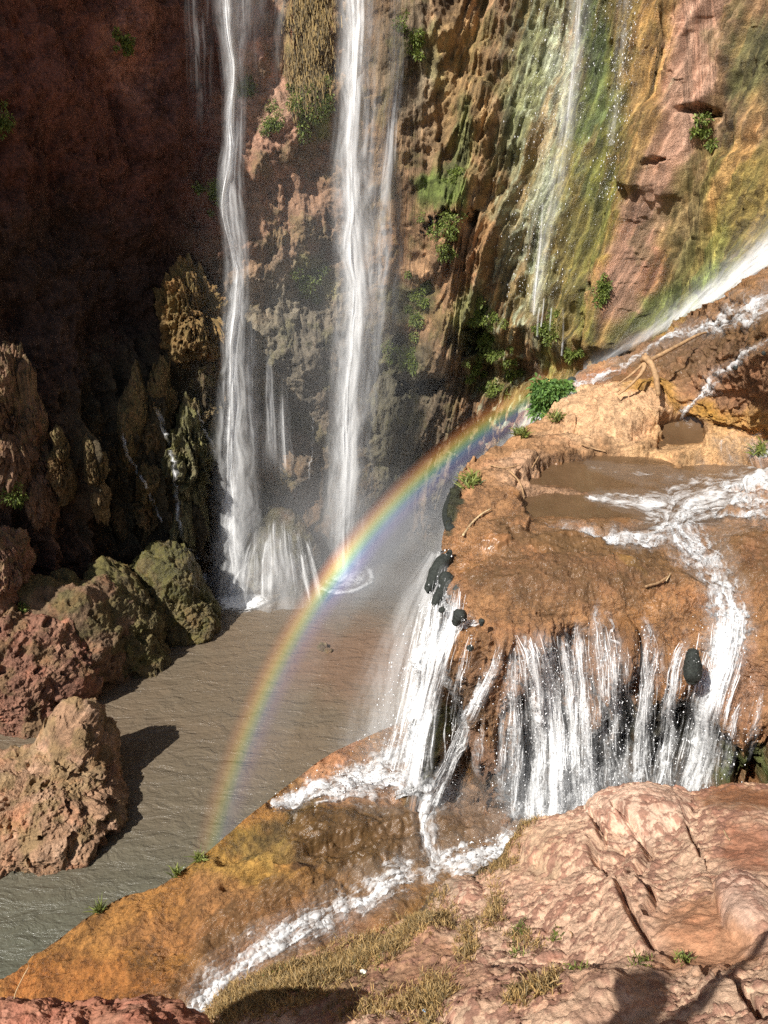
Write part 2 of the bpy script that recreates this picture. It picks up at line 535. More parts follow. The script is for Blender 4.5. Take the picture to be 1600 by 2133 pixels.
    skirt(410, 760, 60, 190, 1.3, 2); skirt(560, 560, 110, 300, .35, 1.2); skirt(640, 210, 60, 260, .7, 2)
    skirt(560, 330, 60, 150, .6, 2); skirt(640, 760, 70, 160, .3, 1.5)
    skirt(650, 480, 70, 160, .3, 1.5)
    # the pink buttress on the right with its caves
    def ridge(line, wpx, amp):
        nonlocal disp
        al, ac, b = line_field(u, v, [[(a[0], a[1], wpx) for a in line]])
        disp = disp + amp * (1 - smooth(.2, 1.15, b + .08 * rough))
    ridge([(1500, -120), (1440, 150), (1400, 330), (1340, 440), (1310, 560), (1290, 700)], 62, 1.3)
    ridge([(1420, 240), (1370, 380)], 30, .5)
    for (cu, cv, ru, rv) in ((1478, 238, 30, 18), (1418, 340, 22, 14), (925, 455, 52, 30), (1010, 680, 30, 50),
                             (880, 800, 60, 20), (1275, 590, 16, 24), (1005, 455, 14, 26)):
        q = ((u - cu) / ru) ** 2 + ((v - cv - (u - cu) * -.3) / rv) ** 2 + .9 * rough + .5 * crag
        disp -= 1.1 * (1 - smooth(.4, 1.3, q))
    P = P + N * disp[..., None]
    P[..., 2] += rough * .12
    u, v, d = proj(P); u = np.where(d > 1, u, -3000.)
    # colours -----------------------------------------------------
    red = (.225, .090, .060); brown = (.21, .135, .075); grey = (.13, .11, .085); ochre = (.29, .19, .085)
    olive = (.15, .14, .045); pink = (.56, .35, .24); green = (.12, .145, .055); pale = (.38, .42, .33); wetc = (.10, .085, .06)
    blobs = [
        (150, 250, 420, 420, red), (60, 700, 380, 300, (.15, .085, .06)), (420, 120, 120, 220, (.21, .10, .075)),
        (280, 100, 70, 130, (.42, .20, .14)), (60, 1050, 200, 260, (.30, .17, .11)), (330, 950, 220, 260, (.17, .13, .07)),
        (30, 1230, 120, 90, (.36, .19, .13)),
        (400, 640, 60, 90, (.30, .19, .07)), (560, 130, 90, 60, (.42, .24, .17)), (545, 230, 90, 80, (.36, .22, .15)), (600, 320, 80, 60, (.42, .24, .17)),
        (600, 440, 130, 140, (.27, .16, .10)), (590, 720, 120, 200, (.20, .17, .12)), (700, 800, 130, 330, grey, .7),
        (640, 110, 60, 150, (.30, .24, .10)), (620, 40, 25, 120, (.36, .12, .07)), (655, 230, 30, 80, (.2, .22, .07)), (650, 580, 50, 60, (.22, .20, .09)),
        (870, 300, 130, 260, (.24, .16, .09)), (960, 190, 90, 180, ochre, .8), (850, 120, 60, 160, (.16, .14, .10), .7),
        (900, 560, 140, 200, (.25, .15, .08)), (1060, 480, 90, 240, (.26, .16, .075)), (960, 330, 26, 120, green, .8), (905, 130, 25, 90, green, .4),
        (930, 400, 60, 40, (.12, .15, .04)), (1000, 680, 50, 80, green, .8), (860, 640, 60, 40, green, .6), (850, 740, 60, 50, green, .6),
        (880, 920, 170, 200, (.15, .115, .075)), (820, 900, 70, 300, (.12, .12, .085), .7), (1060, 870, 110, 90, (.24, .14, .07)),
        (1060, 800, 110, 40, (.22, .20, .08), .8), (1160, 720, 40, 60, (.15, .2, .05), .8),
        (1330, 250, 110, 420, (.36, .225, .085)), (1290, 350, 60, 330, (.31, .21, .09), .8),
        (1240, 350, 55, 480, (.20, .20, .05)), (1225, 200, 35, 280, (.10, .15, .06), .8), (1180, 500, 60, 340, (.27, .22, .07), .8),
        (1200, 780, 60, 90, (.28, .18, .07)),
        (1120, 300, 75, 360, (.24, .28, .14), .8, 4), (1085, 470, 50, 200, (.22, .20, .12), .8), (1150, 320, 30, 300, pale, .8, 6),
        (1440, 140, 60, 260, pink, 1, 8), (1395, 360, 42, 150, pink, 1, 20), (1490, 80, 50, 140, (.30, .13, .08), .7), (1310, 570, 60, 130, (.44, .22, .15), 1, 8),
        (1530, 250, 80, 240, (.20, .13, .075), .9), (1560, 420, 120, 140, (.28, .22, .06), .8), (1470, 540, 90, 60, (.19, .19, .05), .8, -40),
        (1400, 640, 140, 50, (.16, .20, .06), .9, -35), (1580, 130, 50, 110, (.14, .14, .06), .8), (1530, 330, 20, 160, (.42, .24, .10), .7, 25),
        (1425, 470, 40, 120, (.2, .15, .07), .8)]
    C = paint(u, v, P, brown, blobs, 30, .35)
    tex0 = sh
    # colour follows the upright flow of mineral water on the right-hand wall
    st = fbm(stretch(sh, 1, 1, .05), 2.2, 5, .65, 21)[..., None] * wr[..., None]
    C = C * (1 + .42 * st)
    st2 = smooth(.15, .6, fbm(stretch(sh, 1, 1, .06), 1.1, 4, .6, 25))[..., None] * wf[..., None]
    C = C * (1 - .5 * st2) + np.array((.36, .21, .075)) * .5 * st2
    st3 = smooth(.2, .6, fbm(stretch(sh, 1, 1, .05), 1.5, 4, .6, 29))[..., None] * wf[..., None]
    C = C * (1 - .45 * st3) + np.array((.10, .12, .035)) * .45 * st3
    st4 = fbm(stretch(tex0, 1, 1, .10), 6.0, 4, .65, 33)[..., None] * wr[..., None]
    C = C * (1 + .45 * st4)
    gr = fbm(stretch(tex0, 1, 1, .45), 9.0, 3, .6, 34)[..., None] * wr[..., None]
    C = C * (1 + .35 * gr)
    fleck = smooth(.32, .5, fbm(stretch(tex0, 1, 1, .4), 5.0, 3, .6, 35))[..., None] * (np.exp(-((u - 1120 + (v - 300) * .12) / 75) ** 2))[..., None]
    C = C * (1 - .8 * fleck) + np.array((.50, .56, .40)) * .8 * fleck
    C = C * (1 + .32 * smooth(440, 520, u)[..., None])  # sunlit part of the wall also brightened in its colour
    pb = line_field(u, v, [[(1500, -150, 60), (1450, 100, 56), (1415, 260, 48), (1370, 360, 40), (1330, 440, 34)], [(1330, 450, 40), (1310, 540, 46), (1290, 640, 42)]])[2]
    pk_ = (1 - smooth(.55, 1.15, pb + .35 * rough))[..., None] * .85
    C = C * (1 - pk_) + np.array((.60, .37, .26)) * (1 + .25 * fbm(P, 2.5, 4, seed=36))[..., None] * pk_
    C = C * (1 - .42 * (1 - smooth(380, 470, u)) * smooth(100, 500, v))[..., None]  # shade of the left wall deepened by darkening its colour
    mossy = smooth(.15, .55, fbm(P, .7, 5, .6, 31))[..., None] * smooth(430, 560, u)[..., None]
    C = C * (1 - .4 * mossy) + np.array((.15, .15, .045)) * .4 * mossy
    tex = sh.copy(); tex[..., 2] = P[..., 2] * (1 - .80 * smooth(700, 900, u) * (1 - .4 * smooth(1420, 1500, u)))
    tex = P * (1 - smooth(700, 900, u))[..., None] + tex * smooth(700, 900, u)[..., None]
    wet = .10 + .5 * wf + .35 * smooth(600, 900, v) * smooth(380, 500, u) + .25 * (rough > .1)
    wet = np.clip(wet * (1 - smooth(1380, 1440, u) * smooth(1, 0, (u > 1500))), 0, .85)
    register(P, N)
    CL = dict(P=P, N=N, u=u, v=v, sh=sh, d=d)
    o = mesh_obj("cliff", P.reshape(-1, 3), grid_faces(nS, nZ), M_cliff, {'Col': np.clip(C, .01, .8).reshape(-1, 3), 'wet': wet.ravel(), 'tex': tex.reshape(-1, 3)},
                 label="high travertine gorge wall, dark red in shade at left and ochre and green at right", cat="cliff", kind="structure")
    return CL
CL = build_cliff()

# ================================================================== PATCHES
def patch(name, top, bot, ctrl, nu, nv, relief, base, blobs, mat, wetf=None, skirt=(12, -1.2, .25), warp=45, nf=.6, vpow=1.0, keep=None, **k):
    df = depth_field(ctrl)
    T = spline(top, nu); B = spline(bot, nu)
    t = np.linspace(0, 1, nv) ** vpow
    uv = T[:, None, :] * (1 - t)[None, :, None] + B[:, None, :] * t[None, :, None]
    u, v = uv[..., 0], uv[..., 1]
    sa = np.unique(np.linspace(0, nu - 1, 90).astype(int)); sb = np.unique(np.linspace(0, nv - 1, 90).astype(int))
    Dc = df(u[np.ix_(sa, sb)], v[np.ix_(sa, sb)])
    Dm = np.stack([np.interp(np.arange(nv), sb, row) for row in Dc]); D = np.stack([np.interp(np.arange(nu), sa, Dm[:, q]) for q in range(nv)], 1)
    for _ in range(3):
        Dp = np.pad(D, 6, 'edge'); cs_ = np.cumsum(Dp, 0); Dp = (cs_[12:] - cs_[:-12]) / 12; cs_ = np.cumsum(Dp, 1); D = ((cs_[:, 12:] - cs_[:, :-12]) / 12)
    D = np.exp(D[:nu, :nv])
    P = CAM + ray(u, v) * D[..., None]
    N = grid_normals(P)
    if (N[nu // 2, nv // 2] @ (CAM - P[nu // 2, nv // 2])) < 0: N = -N
    disp, zadd = relief(u, v, P, N)
    P0 = P.copy()
    P = P + N * disp[..., None]
    P[..., 2] += zadd
    C = np.clip(paint(u, v, P, base, blobs, warp, nf), .01, .85)
    if 'crust' in EXTRA:
        k_ = EXTRA.pop('crust')[..., None] * .85
        C = C * (1 - k_) + np.array((.33, .17, .12)) * k_
    wet = np.clip(wetf(u, v, P) if wetf else np.zeros(u.shape), 0, 1)
    N2 = grid_normals(P)
    if (N2 * N).sum() < 0: N2 = -N2
    register(P, N2)
    # the rim rolls over and drops away behind
    ns, zend, inward = skirt
    V = P; Cc = C; W = wet
    if ns:
        q = np.linspace(0, 1, ns + 1)[1:]
        rim = P[:, 0]
        away = P[:, 0] - P[:, 3]; away[:, 2] = 0; away /= (np.linalg.norm(away, axis=1)[:, None] + 1e-9)
        S = np.repeat(rim[:, None, :], ns, 1)
        roll = .25 * np.sin(np.clip(q * 3, 0, 1) * math.pi / 2) - inward * q
        S = S + away[:, None, :] * roll[None, :, None]
        S[..., 2] = rim[:, 2][:, None] * (1 - q[None]) + zend * q[None]
        nz = fbm(S, .9, 4, seed=14)
        S[..., :2] += away[:, None, :2] * (nz * .3 * np.clip(q * 4, 0, 1)[None])[..., None]
        S = S[:, ::-1]
        V = np.concatenate([S, P], 1)
        dk = np.array((.12, .085, .055)); mos = smooth(-.2, .5, fbm(S, .6, 4, seed=15))[..., None]
        Cs = dk * (1 - mos) + np.array((.10, .11, .04)) * mos
        Cc = np.concatenate([Cs, C], 1); W = np.concatenate([np.full(S.shape[:2], .6), wet], 1)
    n, m = V.shape[:2]
    o = mesh_obj(name, V.reshape(-1, 3), grid_faces(n, m), mat, {'Col': Cc.reshape(-1, 3), 'wet': W.ravel()}, **k)
    return dict(P=P, N=N2, u=u, v=v, C=C, o=o, P0=P0)

# ------------------------------------------------------------------ upper terrace with its cascade face
lipline = [(700, 1330), (930, 1330), (1000, 1305), (1180, 1290), (1330, 1310), (1420, 1345), (1500, 1400), (1600, 1450), (1900, 1500)]
def lip_v(u):
    p = np.array(lipline, float); return np.interp(u, p[:, 0], p[:, 1])
UP_STREAM = [[(1700, 1005, 100), (1600, 1020, 84), (1480, 1040, 70), (1410, 1075, 64), (1440, 1130, 66), (1480, 1185, 48), (1510, 1240, 52), (1520, 1310, 50), (1500, 1380, 42)],
             [(1400, 1100, 48), (1330, 1125, 36), (1270, 1135, 18)], [(1230, 1036, 10), (1300, 1042, 26), (1380, 1050, 40)],
             [(1140, 1105, 6), (1200, 1112, 12), (1260, 1130, 6)]]
PONDS = [(1270, 985, 190, 38), (1230, 1052, 190, 30), (1425, 900, 62, 36), (1210, 1150, 130, 26), (1400, 1015, 190, 40), (1500, 985, 130, 24)]
def relief_terrace(u, v, P, N):
    lv = lip_v(u)
    face = smooth(-25, 45, v - lv)
    r1 = fbm(P, .55, 4, seed=41); r2 = fbm(P, 1.6, 5, .55, 42); r3 = fbm(P, 4.5, 4, .6, 43, ridge=True)
    lay = np.abs(((P[..., 2] * 2.6 + r1 * 1.2) % 1) - .5)
    pond = np.zeros(u.shape)
    for (cu, cv, ru, rv) in PONDS[:3] + PONDS[4:]:
        rv_ = np.where(v > cv, rv * 1.9, rv)
        q = ((u - cu) / ru) ** 2 + ((v - cv) / rv_) ** 2 + .5 * r1 + .3 * r2
        pond = np.maximum(pond, (1 - smooth(.72, 1.1, q)) * np.where(v > cv, 1 - .75 * smooth(0, 1, (v - cv) / rv_), 1))
    strat = fbm(stretch(P, .45, 1.5, 2.5), 1.4, 5, .6, 47, ridge=True)
    pits = smooth(.34, .16, cellular(P, 3.2, 8)) * smooth(.1, .4, r1 + r2)
    disp = (r1 * .16 + r2 * .07 + r3 * .022) * (1 - face) + lay * .07 * (1 - face)
    disp -= .02 * (cellular(P, 5, 4) < .3) * (1 - face)
    # domed slabs
    for (cu, cv, ru, rv, a) in ((1270, 870, 130, 50, .45), (1560, 860, 130, 40, .2), (1100, 1000, 100, 30, .16), (1500, 950, 140, 34, .3), (1560, 760, 120, 60, .1),
                                (1130, 1130, 150, 40, .16), (1150, 1230, 240, 60, .2), (1390, 835, 55, 35, .3)):
        q = ((u - cu) / ru) ** 2 + ((v - cv) / rv) ** 2 + .3 * r2
        disp += a * np.clip(1 - q, 0, 1) ** .6
    tz_ = P[..., 2] * 3.2 + r1 * 1.1 + .25 * r2 + .35 * fbm(stretch(P, .5, 1.2, 1), .8, 3, seed=48); fr_ = tz_ - np.floor(tz_)
    tread = smooth(.0, .12, fr_) * (1 - fr_)
    disp += (strat * .045 - .06 * pits + tread * .09 * smooth(1250, 1120, v)) * (1 - face)
    disp = disp * (1 - .93 * pond) - .11 * pond
    # the face: rounded buttresses and deep dark recesses between them
    col = fbm(stretch(P, 1, 1, .22), 1.35, 4, .55, 44, ridge=True)
    col2 = fbm(stretch(P, 1, 1, .18), 4.2, 3, .5, 45, ridge=True)
    rec = smooth(.0, 1, np.clip((v - lv - 60) / 160, 0, 1))
    disp += face * (col * .26 + col2 * .09 + r2 * .10 + r3 * .035)
    for (cu, ru) in ((1385, 26), (1440, 34), (1300, 16), (1240, 12), (1545, 34), (1100, 14), (960, 36), (1590, 20), (1175, 9)):
        disp -= face * rec * .8 * np.exp(-((u + 25 * r2 - cu) / ru) ** 2)
    for (cu, cv, ru, rv, a) in ((1430, 1390, 30, 50, .25), (1300, 1350, 26, 60, .3), (900, 1560, 34, 130, .35)):
        q = ((u - cu) / ru) ** 2 + ((v - cv) / rv) ** 2
        disp += a * np.clip(1 - q, 0, 1) ** .6
    al, ac, b = line_field(u, v, UP_STREAM)
    disp -= .09 * (1 - smooth(.5, 1.1, b)) * (1 - face)
    return disp, 0.0
def wet_terrace(u, v, P):
    lv = lip_v(u)
    w = .75 * smooth(930, 1090, v) + .25 * smooth(.0, .6, fbm(P, .6, 3, seed=46))
    w = np.maximum(w, .75 * smooth(-60, 40, v - lv))
    w = np.maximum(w, .6 * (1 - smooth(700, 760, v)))
    for (cu, cv, ru, rv) in PONDS:
        q = ((u - cu) / ru) ** 2 + ((v - cv) / rv) ** 2 + .3 * fbm(P, .9, 3, seed=41)
        w = np.maximum(w, 1 - smooth(.6, 1.1, q))
    return w
terr_top = [(848, 1665), (872, 1560), (900, 1400), (925, 1270), (918, 1180), (928, 1090), (960, 990), (1060, 918), (1140, 862), (1172, 822), (1205, 790), (1340, 722), (1450, 655),
            (1530, 610), (1600, 560), (1720, 500), (1860, 440)]
terr_bot = [(850, 1672), (866, 1676), (884, 1680), (905, 1685), (930, 1690), (960, 1700), (1000, 1712), (1060, 1722), (1130, 1730), (1190, 1735), (1260, 1740), (1350, 1745), (1450, 1748),
            (1560, 1750), (1680, 1750), (1790, 1750), (1900, 1750)]
terr_ctrl = [(848, 1665, 5.5), (872, 1560, 6.1), (900, 1400, 7.2), (925, 1270, 8.2), (918, 1180, 8.6), (928, 1090, 8.9), (960, 990, 9.1), (1060, 918, 9.2), (1140, 862, 9.3), (1205, 790, 9.6),
             (1340, 722, 10.5), (1450, 655, 11.5), (1600, 560, 12.7), (1860, 440, 14.6),
             (1000, 1300, 8.4), (1180, 1290, 8.5), (1330, 1310, 8.4), (1430, 1350, 8.2), (1600, 1450, 7.9), (1850, 1500, 8.0),
             (950, 1690, 5.45), (1130, 1730, 5.3), (1350, 1745, 5.3), (1600, 1750, 5.5), (1850, 1750, 5.6),
             (1000, 1500, 6.75), (1180, 1500, 6.8), (1350, 1500, 6.9), (1500, 1550, 6.9), (1650, 1600, 6.7),
             (1100, 1200, 8.8), (1350, 1200, 8.85), (1600, 1250, 8.9), (1850, 1250, 9.2), (1100, 1100, 8.9), (1350, 1100, 9.0), (1600, 1080, 9.3), (1850, 1080, 9.6),
             (1200, 1000, 9.0), (1400, 990, 9.1), (1600, 980, 9.4), (1150, 920, 9.25), (1300, 900, 9.4), (1430, 905, 9.3), (1600, 890, 9.9), (1850, 890, 10.6),
             (1300, 800, 10.0), (1450, 800, 10.4), (1600, 780, 11.2), (1850, 760, 12.2), (1500, 700, 11.4), (1650, 650, 12.4)]
orange = (.42, .20, .075)
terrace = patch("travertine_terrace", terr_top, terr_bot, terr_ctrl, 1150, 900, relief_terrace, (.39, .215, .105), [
        (1270, 870, 190, 80, (.62, .39, .22)), (1130, 1000, 120, 40, (.58, .36, .22)), (1480, 940, 180, 40, (.58, .36, .18)), (1560, 860, 150, 60, (.54, .31, .11)),
        (1500, 840, 60, 40, (.48, .26, .06)), (1380, 840, 70, 30, (.45, .25, .07)), (1560, 780, 160, 60, (.28, .15, .08)), (1450, 720, 140, 60, (.25, .15, .09)), (1600, 640, 100, 60, (.36, .2, .09)),
        (1290, 800, 110, 24, (.34, .16, .07)), (1400, 690, 60, 16, (.42, .26, .06), .8, -30), (1600, 960, 40, 40, (.55, .36, .25)),
        (1290, 985, 190, 40, (.15, .080, .035)), (1190, 1050, 150, 26, (.22, .115, .055)), (1430, 900, 55, 30, (.15, .09, .06)), (1200, 1155, 120, 26, (.24, .145, .075)),
        (1150, 1230, 260, 50, (.31, .165, .082)), (1300, 1200, 40, 14, (.45, .27, .07), .8, 40), (1370, 1180, 60, 30, (.20, .11, .04), .7),
        (970, 1060, 46, 80, (.40, .22, .11)), (935, 1060, 20, 60, (.05, .055, .03)), (1590, 1160, 50, 60, (.32, .16, .08)),
        (1300, 1370, 60, 90, (.34, .17, .065)), (1180, 1400, 260, 80, (.30, .17, .10), .8), (1540, 1400, 70, 70, (.42, .24, .15)),
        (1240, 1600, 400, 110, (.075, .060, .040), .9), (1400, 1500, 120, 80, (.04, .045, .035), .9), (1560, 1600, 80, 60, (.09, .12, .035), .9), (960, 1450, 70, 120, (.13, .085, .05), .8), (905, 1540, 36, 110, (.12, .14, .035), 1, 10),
        (985, 1560, 60, 60, (.30, .17, .11), .7), (1300, 1660, 300, 40, (.2, .13, .08), .7)],
    M_rock, wet_terrace, (26, -1.5, 1.2), 26, .8,
    label="broad orange travertine shelf with shallow brown pools and a steep dripping face", cat="rock terrace", kind="structure")

# ------------------------------------------------------------------ lower shelf
LOW_STREAM = [[(1340, 1735, 60), (1200, 1725, 64), (1080, 1755, 58), (960, 1790, 54), (850, 1818, 56), (760, 1868, 56), (660, 1922, 50), (560, 1975, 44), (470, 2040, 44), (400, 2110, 46), (320, 2180, 44)],
              [(910, 1640, 60), (800, 1620, 60), (700, 1636, 44), (620, 1658, 30), (570, 1672, 16)], [(860, 1560, 50), (790, 1590, 44), (740, 1620, 36)],
              [(890, 1690, 30), (900, 1760, 34), (890, 1820, 40)]]
def relief_low(u, v, P, N):
    r1 = fbm(P, .5, 4, seed=51); r2 = fbm(P, 1.7, 5, .55, 52); r3 = fbm(P, 5, 4, .6, 53, ridge=True)
    fl = P.copy(); fl[..., 0] = P[..., 0] * .9 + P[..., 1] * .5; fl[..., 1] = P[..., 1] * .9 - P[..., 0] * .5
    rip = fbm(stretch(fl, .5, 2.2, 1), 3.0, 3, .5, 54, ridge=True)
    disp = r1 * .16 + r2 * .07 + r3 * .02 + rip * .03 * (1 - smooth(640, 760, u))
    al, ac, b = line_field(u, v, [[(610, 1700, 18), (520, 1760, 24), (470, 1800, 18)], [(600, 1790, 16), (700, 1760, 22), (880, 1720, 22)], [(470, 1850, 12), (560, 1810, 16)]])
    disp -= .16 * (1 - smooth(.3, 1.2, b + .3 * r2))
    al, ac, b = line_field(u, v, LOW_STREAM)
    disp -= .07 * (1 - smooth(.5, 1.1, b))
    disp -= .18 * (1 - smooth(.4, 1.2, ((u - 590) / 22) ** 2 + ((v - 1795) / 9) ** 2))
    return disp, 0.0
low_top = [(-420, 2330), (-200, 2170), (0, 2062), (90, 1985), (180, 1915), (260, 1870), (330, 1850), (400, 1800), (470, 1742), (530, 1690), (600, 1635), (690, 1570), (780, 1530), (860, 1505), (1000, 1500), (1300, 1500), (1700, 1500)]
low_bot = [(-420, 2420), (-200, 2420), (0, 2420), (120, 2420), (240, 2420), (360, 2420), (480, 2400), (600, 2330), (720, 2300), (840, 2260), (960, 2200), (1060, 2150), (1160, 2100), (1260, 2050), (1360, 2000), (1500, 1950), (1700, 1900)]
low_ctrl = [(-420, 2330, 4.6), (0, 2062, 4.9), (180, 1915, 5.1), (330, 1850, 5.25), (470, 1742, 5.5), (600, 1635, 5.6), (700, 1570, 5.6), (860, 1505, 5.6), (1300, 1500, 5.6), (1700, 1500, 5.6),
            (300, 2000, 5.3), (500, 1900, 5.45), (700, 1750, 5.65), (900, 1680, 5.6), (1000, 1760, 5.5), (1300, 1700, 5.5), (900, 1820, 5.4), (650, 1940, 5.35), (430, 2060, 5.2), (200, 2150, 5.1),
            (0, 2400, 4.9), (500, 2300, 4.9), (900, 2200, 4.9), (1300, 2000, 5.0), (1700, 1900, 5.2), (600, 1820, 5.7)]
def wet_low(u, v, P):
    w = .5 + .3 * smooth(-.2, .5, fbm(P, .8, 4, seed=56))
    q = ((u - 760) / 200) ** 2 + ((v - 1720) / 100) ** 2
    return np.maximum(w, .95 * (1 - smooth(.6, 1.2, q)))
lower = patch("lower_shelf", low_top, low_bot, low_ctrl, 900, 560, relief_low, (.40, .205, .06), [
        (300, 2000, 420, 160, (.44, .215, .06)), (150, 2060, 260, 60, (.42, .18, .05)), (500, 1820, 160, 60, (.46, .27, .07)), (560, 1740, 90, 40, (.40, .27, .07)),
        (600, 1690, 140, 30, (.16, .11, .04), .9, -35), (760, 1730, 200, 80, (.17, .105, .045)), (900, 1700, 120, 90, (.24, .155, .09)), (800, 1640, 160, 40, (.32, .18, .10)), (690, 1590, 80, 26, (.50, .26, .14), .9, -30),
        (640, 1840, 90, 34, (.30, .16, .06), .8), (600, 1900, 260, 60, (.40, .20, .08), .8), (600, 1960, 300, 50, (.36, .20, .12), .8, -25), (420, 1960, 180, 40, (.36, .17, .07), .6), (1000, 1700, 100, 60, (.30, .19, .12), .8),
        (640, 1790, 30, 12, (.08, .04, .02), .8), (330, 1850, 50, 14, (.17, .12, .03), .8)],
    M_rock, wet_low, (22, -1.5, .6), 34, .9,
    label="wet orange lower shelf streaked with algae that slopes down beside the plunge pool", cat="rock shelf", kind="structure")

# ------------------------------------------------------------------ near bank the camera looks across
CRACKS = [[(1240, 1720, 5), (1262, 1760, 8), (1240, 1790, 8), (1262, 1830, 6)], [(1290, 1712, 5), (1330, 1740, 9), (1350, 1780, 10), (1318, 1830, 5)], [(1430, 1720, 3), (1462, 1790, 6)],
          [(1300, 1870, 5), (1325, 1930, 9), (1360, 1980, 7), (1390, 2000, 4)], [(1430, 2005, 5), (1500, 2060, 10), (1560, 2100, 10), (1610, 2160, 8)], [(1340, 1850, 4), (1370, 1890, 8), (1355, 1930, 5)]]
def relief_bank(u, v, P, N):
    r1 = fbm(P, .7, 4, seed=61); r2 = fbm(P, 2.4, 4, .55, 62); r3 = fbm(P, 9, 4, .55, 63)
    cell = cellular(P + .06 * np.stack([r2, r3, r2], -1), 5.5, 5)
    soil = smooth(.05, .5, fbm(P, .9, 3, seed=64)) * .5
    for (cu, cv, ru, rv) in ((1480, 1960, 130, 70), (1560, 1770, 60, 60), (900, 2060, 110, 50), (1550, 1680, 90, 30)):
        soil = np.maximum(soil, 1 - smooth(.5, 1.2, ((u - cu) / ru) ** 2 + ((v - cv) / rv) ** 2 + .4 * r2))
    hard = 1 - np.clip(soil, 0, 1)
    disp = r1 * .10 + r2 * .028 * (.4 + .6 * hard) + hard * (.007 * smooth(.62, .1, cell) + r3 * .012)
    disp += .012 * r3
    pk = smooth(.30, .12, cellular(P + .05 * np.stack([r3, r2, r3], -1), 9.0, 11)) * hard * smooth(-.1, .3, r1)
    disp -= .016 * pk
    kr = fbm(P, 8.5, 4, .6, 71) + .3 * fbm(P, 1.4, 3, .6, 72) + .12 * fbm(P, 24, 3, .6, 73)
    km = smooth(.06, .17, kr) * hard
    EXTRA['crust'] = km
    disp += .010 * km
    al, ac, b = line_field(u, v, CRACKS)
    # a step: the left side of every crack stands proud
    disp -= .10 * (1 - smooth(.2, 1.3, b + .3 * r2))
    side = (1 - smooth(0, 9.0, b)) * (ac < 0)
    disp += .05 * side
    for (cu, cv, ru, rv, a) in ((1330, 1690, 110, 50, .22), (1180, 1760, 120, 60, .14), (1560, 1900, 70, 60, .18), (1540, 1720, 90, 40, .10), (930, 1850, 70, 36, .16), (1100, 2090, 220, 70, .12), (1260, 1900, 130, 90, .10),
                                (880, 1940, 60, 40, .14), (1300, 2060, 140, 60, .10)):
        q = ((u - cu) / ru) ** 2 + ((v - cv) / rv) ** 2 + .3 * r2
        disp += a * np.clip(1 - q, 0, 1) ** .7
    return disp, 0.0
bank_top = [(120, 2330), (300, 2190), (420, 2105), (500, 2045), (620, 1990), (760, 1935), (880, 1885), (1010, 1815), (1080, 1762), (1130, 1712), (1215, 1672), (1290, 1648), (1350, 1640), (1420, 1650), (1450, 1658), (1530, 1638), (1640, 1628), (1900, 1600)]
bank_bot = [(-100, 2900)] + [(120 * i, 2900) for i in range(1, 17)] + [(2300, 2900)]
bank_ctrl = [(120, 2330, 5.9), (420, 2105, 6.0), (500, 2045, 6.0), (760, 1935, 6.15), (1010, 1815, 6.3), (1130, 1712, 6.6), (1290, 1648, 6.95), (1420, 1650, 7.15), (1640, 1628, 7.5), (1900, 1600, 8.0),
             (420, 2300, 8.0), (700, 2133, 8.3), (1000, 2133, 9.3), (1300, 2133, 10.0), (1600, 2133, 10.5), (1900, 2133, 10.8), (700, 2030, 7.1), (900, 2000, 7.7), (1200, 2000, 8.8), (1500, 2000, 9.6),
             (1000, 1900, 7.2), (1200, 1850, 7.8), (1400, 1800, 8.3), (1600, 1800, 8.8), (1900, 1850, 9.6), (1250, 1740, 7.3), (1450, 1720, 7.75),
             (0, 2900, 9.9), (600, 2900, 11.2), (1200, 2900, 12.3), (2300, 2900, 12.4), (300, 2500, 8.6), (900, 2400, 10.6), (1500, 2400, 11.4), (2000, 2400, 11.5)]
def wet_bank(u, v, P):
    b = line_field(u, v, [[(p[0], p[1], 20) for p in bank_top[2:11]]])[2]
    w = .4 * (1 - smooth(.4, 1.5, b))
    q = ((u - 1560) / 120) ** 2 + ((v - 1665) / 34) ** 2 + .3 * fbm(P, 2, 3, seed=69)
    return np.maximum(w, .7 * (1 - smooth(.7, 1.2, q)))
bank = patch("rocky_bank", bank_top, bank_bot, bank_ctrl, 1100, 900, relief_bank, (.64, .43, .295), [
        (1320, 1690, 140, 60, (.66, .46, .34)), (1480, 1960, 150, 90, (.50, .265, .15)), (1560, 1770, 70, 70, (.42, .20, .12)), (1560, 1670, 130, 36, (.33, .16, .085)), (1570, 1900, 60, 70, (.60, .40, .30)),
        (900, 2050, 120, 80, (.46, .24, .15)), (800, 2000, 160, 80, (.44, .25, .15)), (930, 1850, 60, 30, (.42, .31, .23)), (1200, 1900, 200, 120, (.66, .43, .30), .7), (1110, 1790, 70, 40, (.50, .34, .22), .8),
        (1100, 2080, 260, 60, (.52, .31, .20), .7), (620, 2050, 200, 60, (.30, .19, .11))],
    M_near, wet_bank, (12, 4.5, .3), 30, 1.2, 1.35,
    label="knobbly pale pink travertine bank with cracks that fills the bottom right", cat="rock bank", kind="structure")
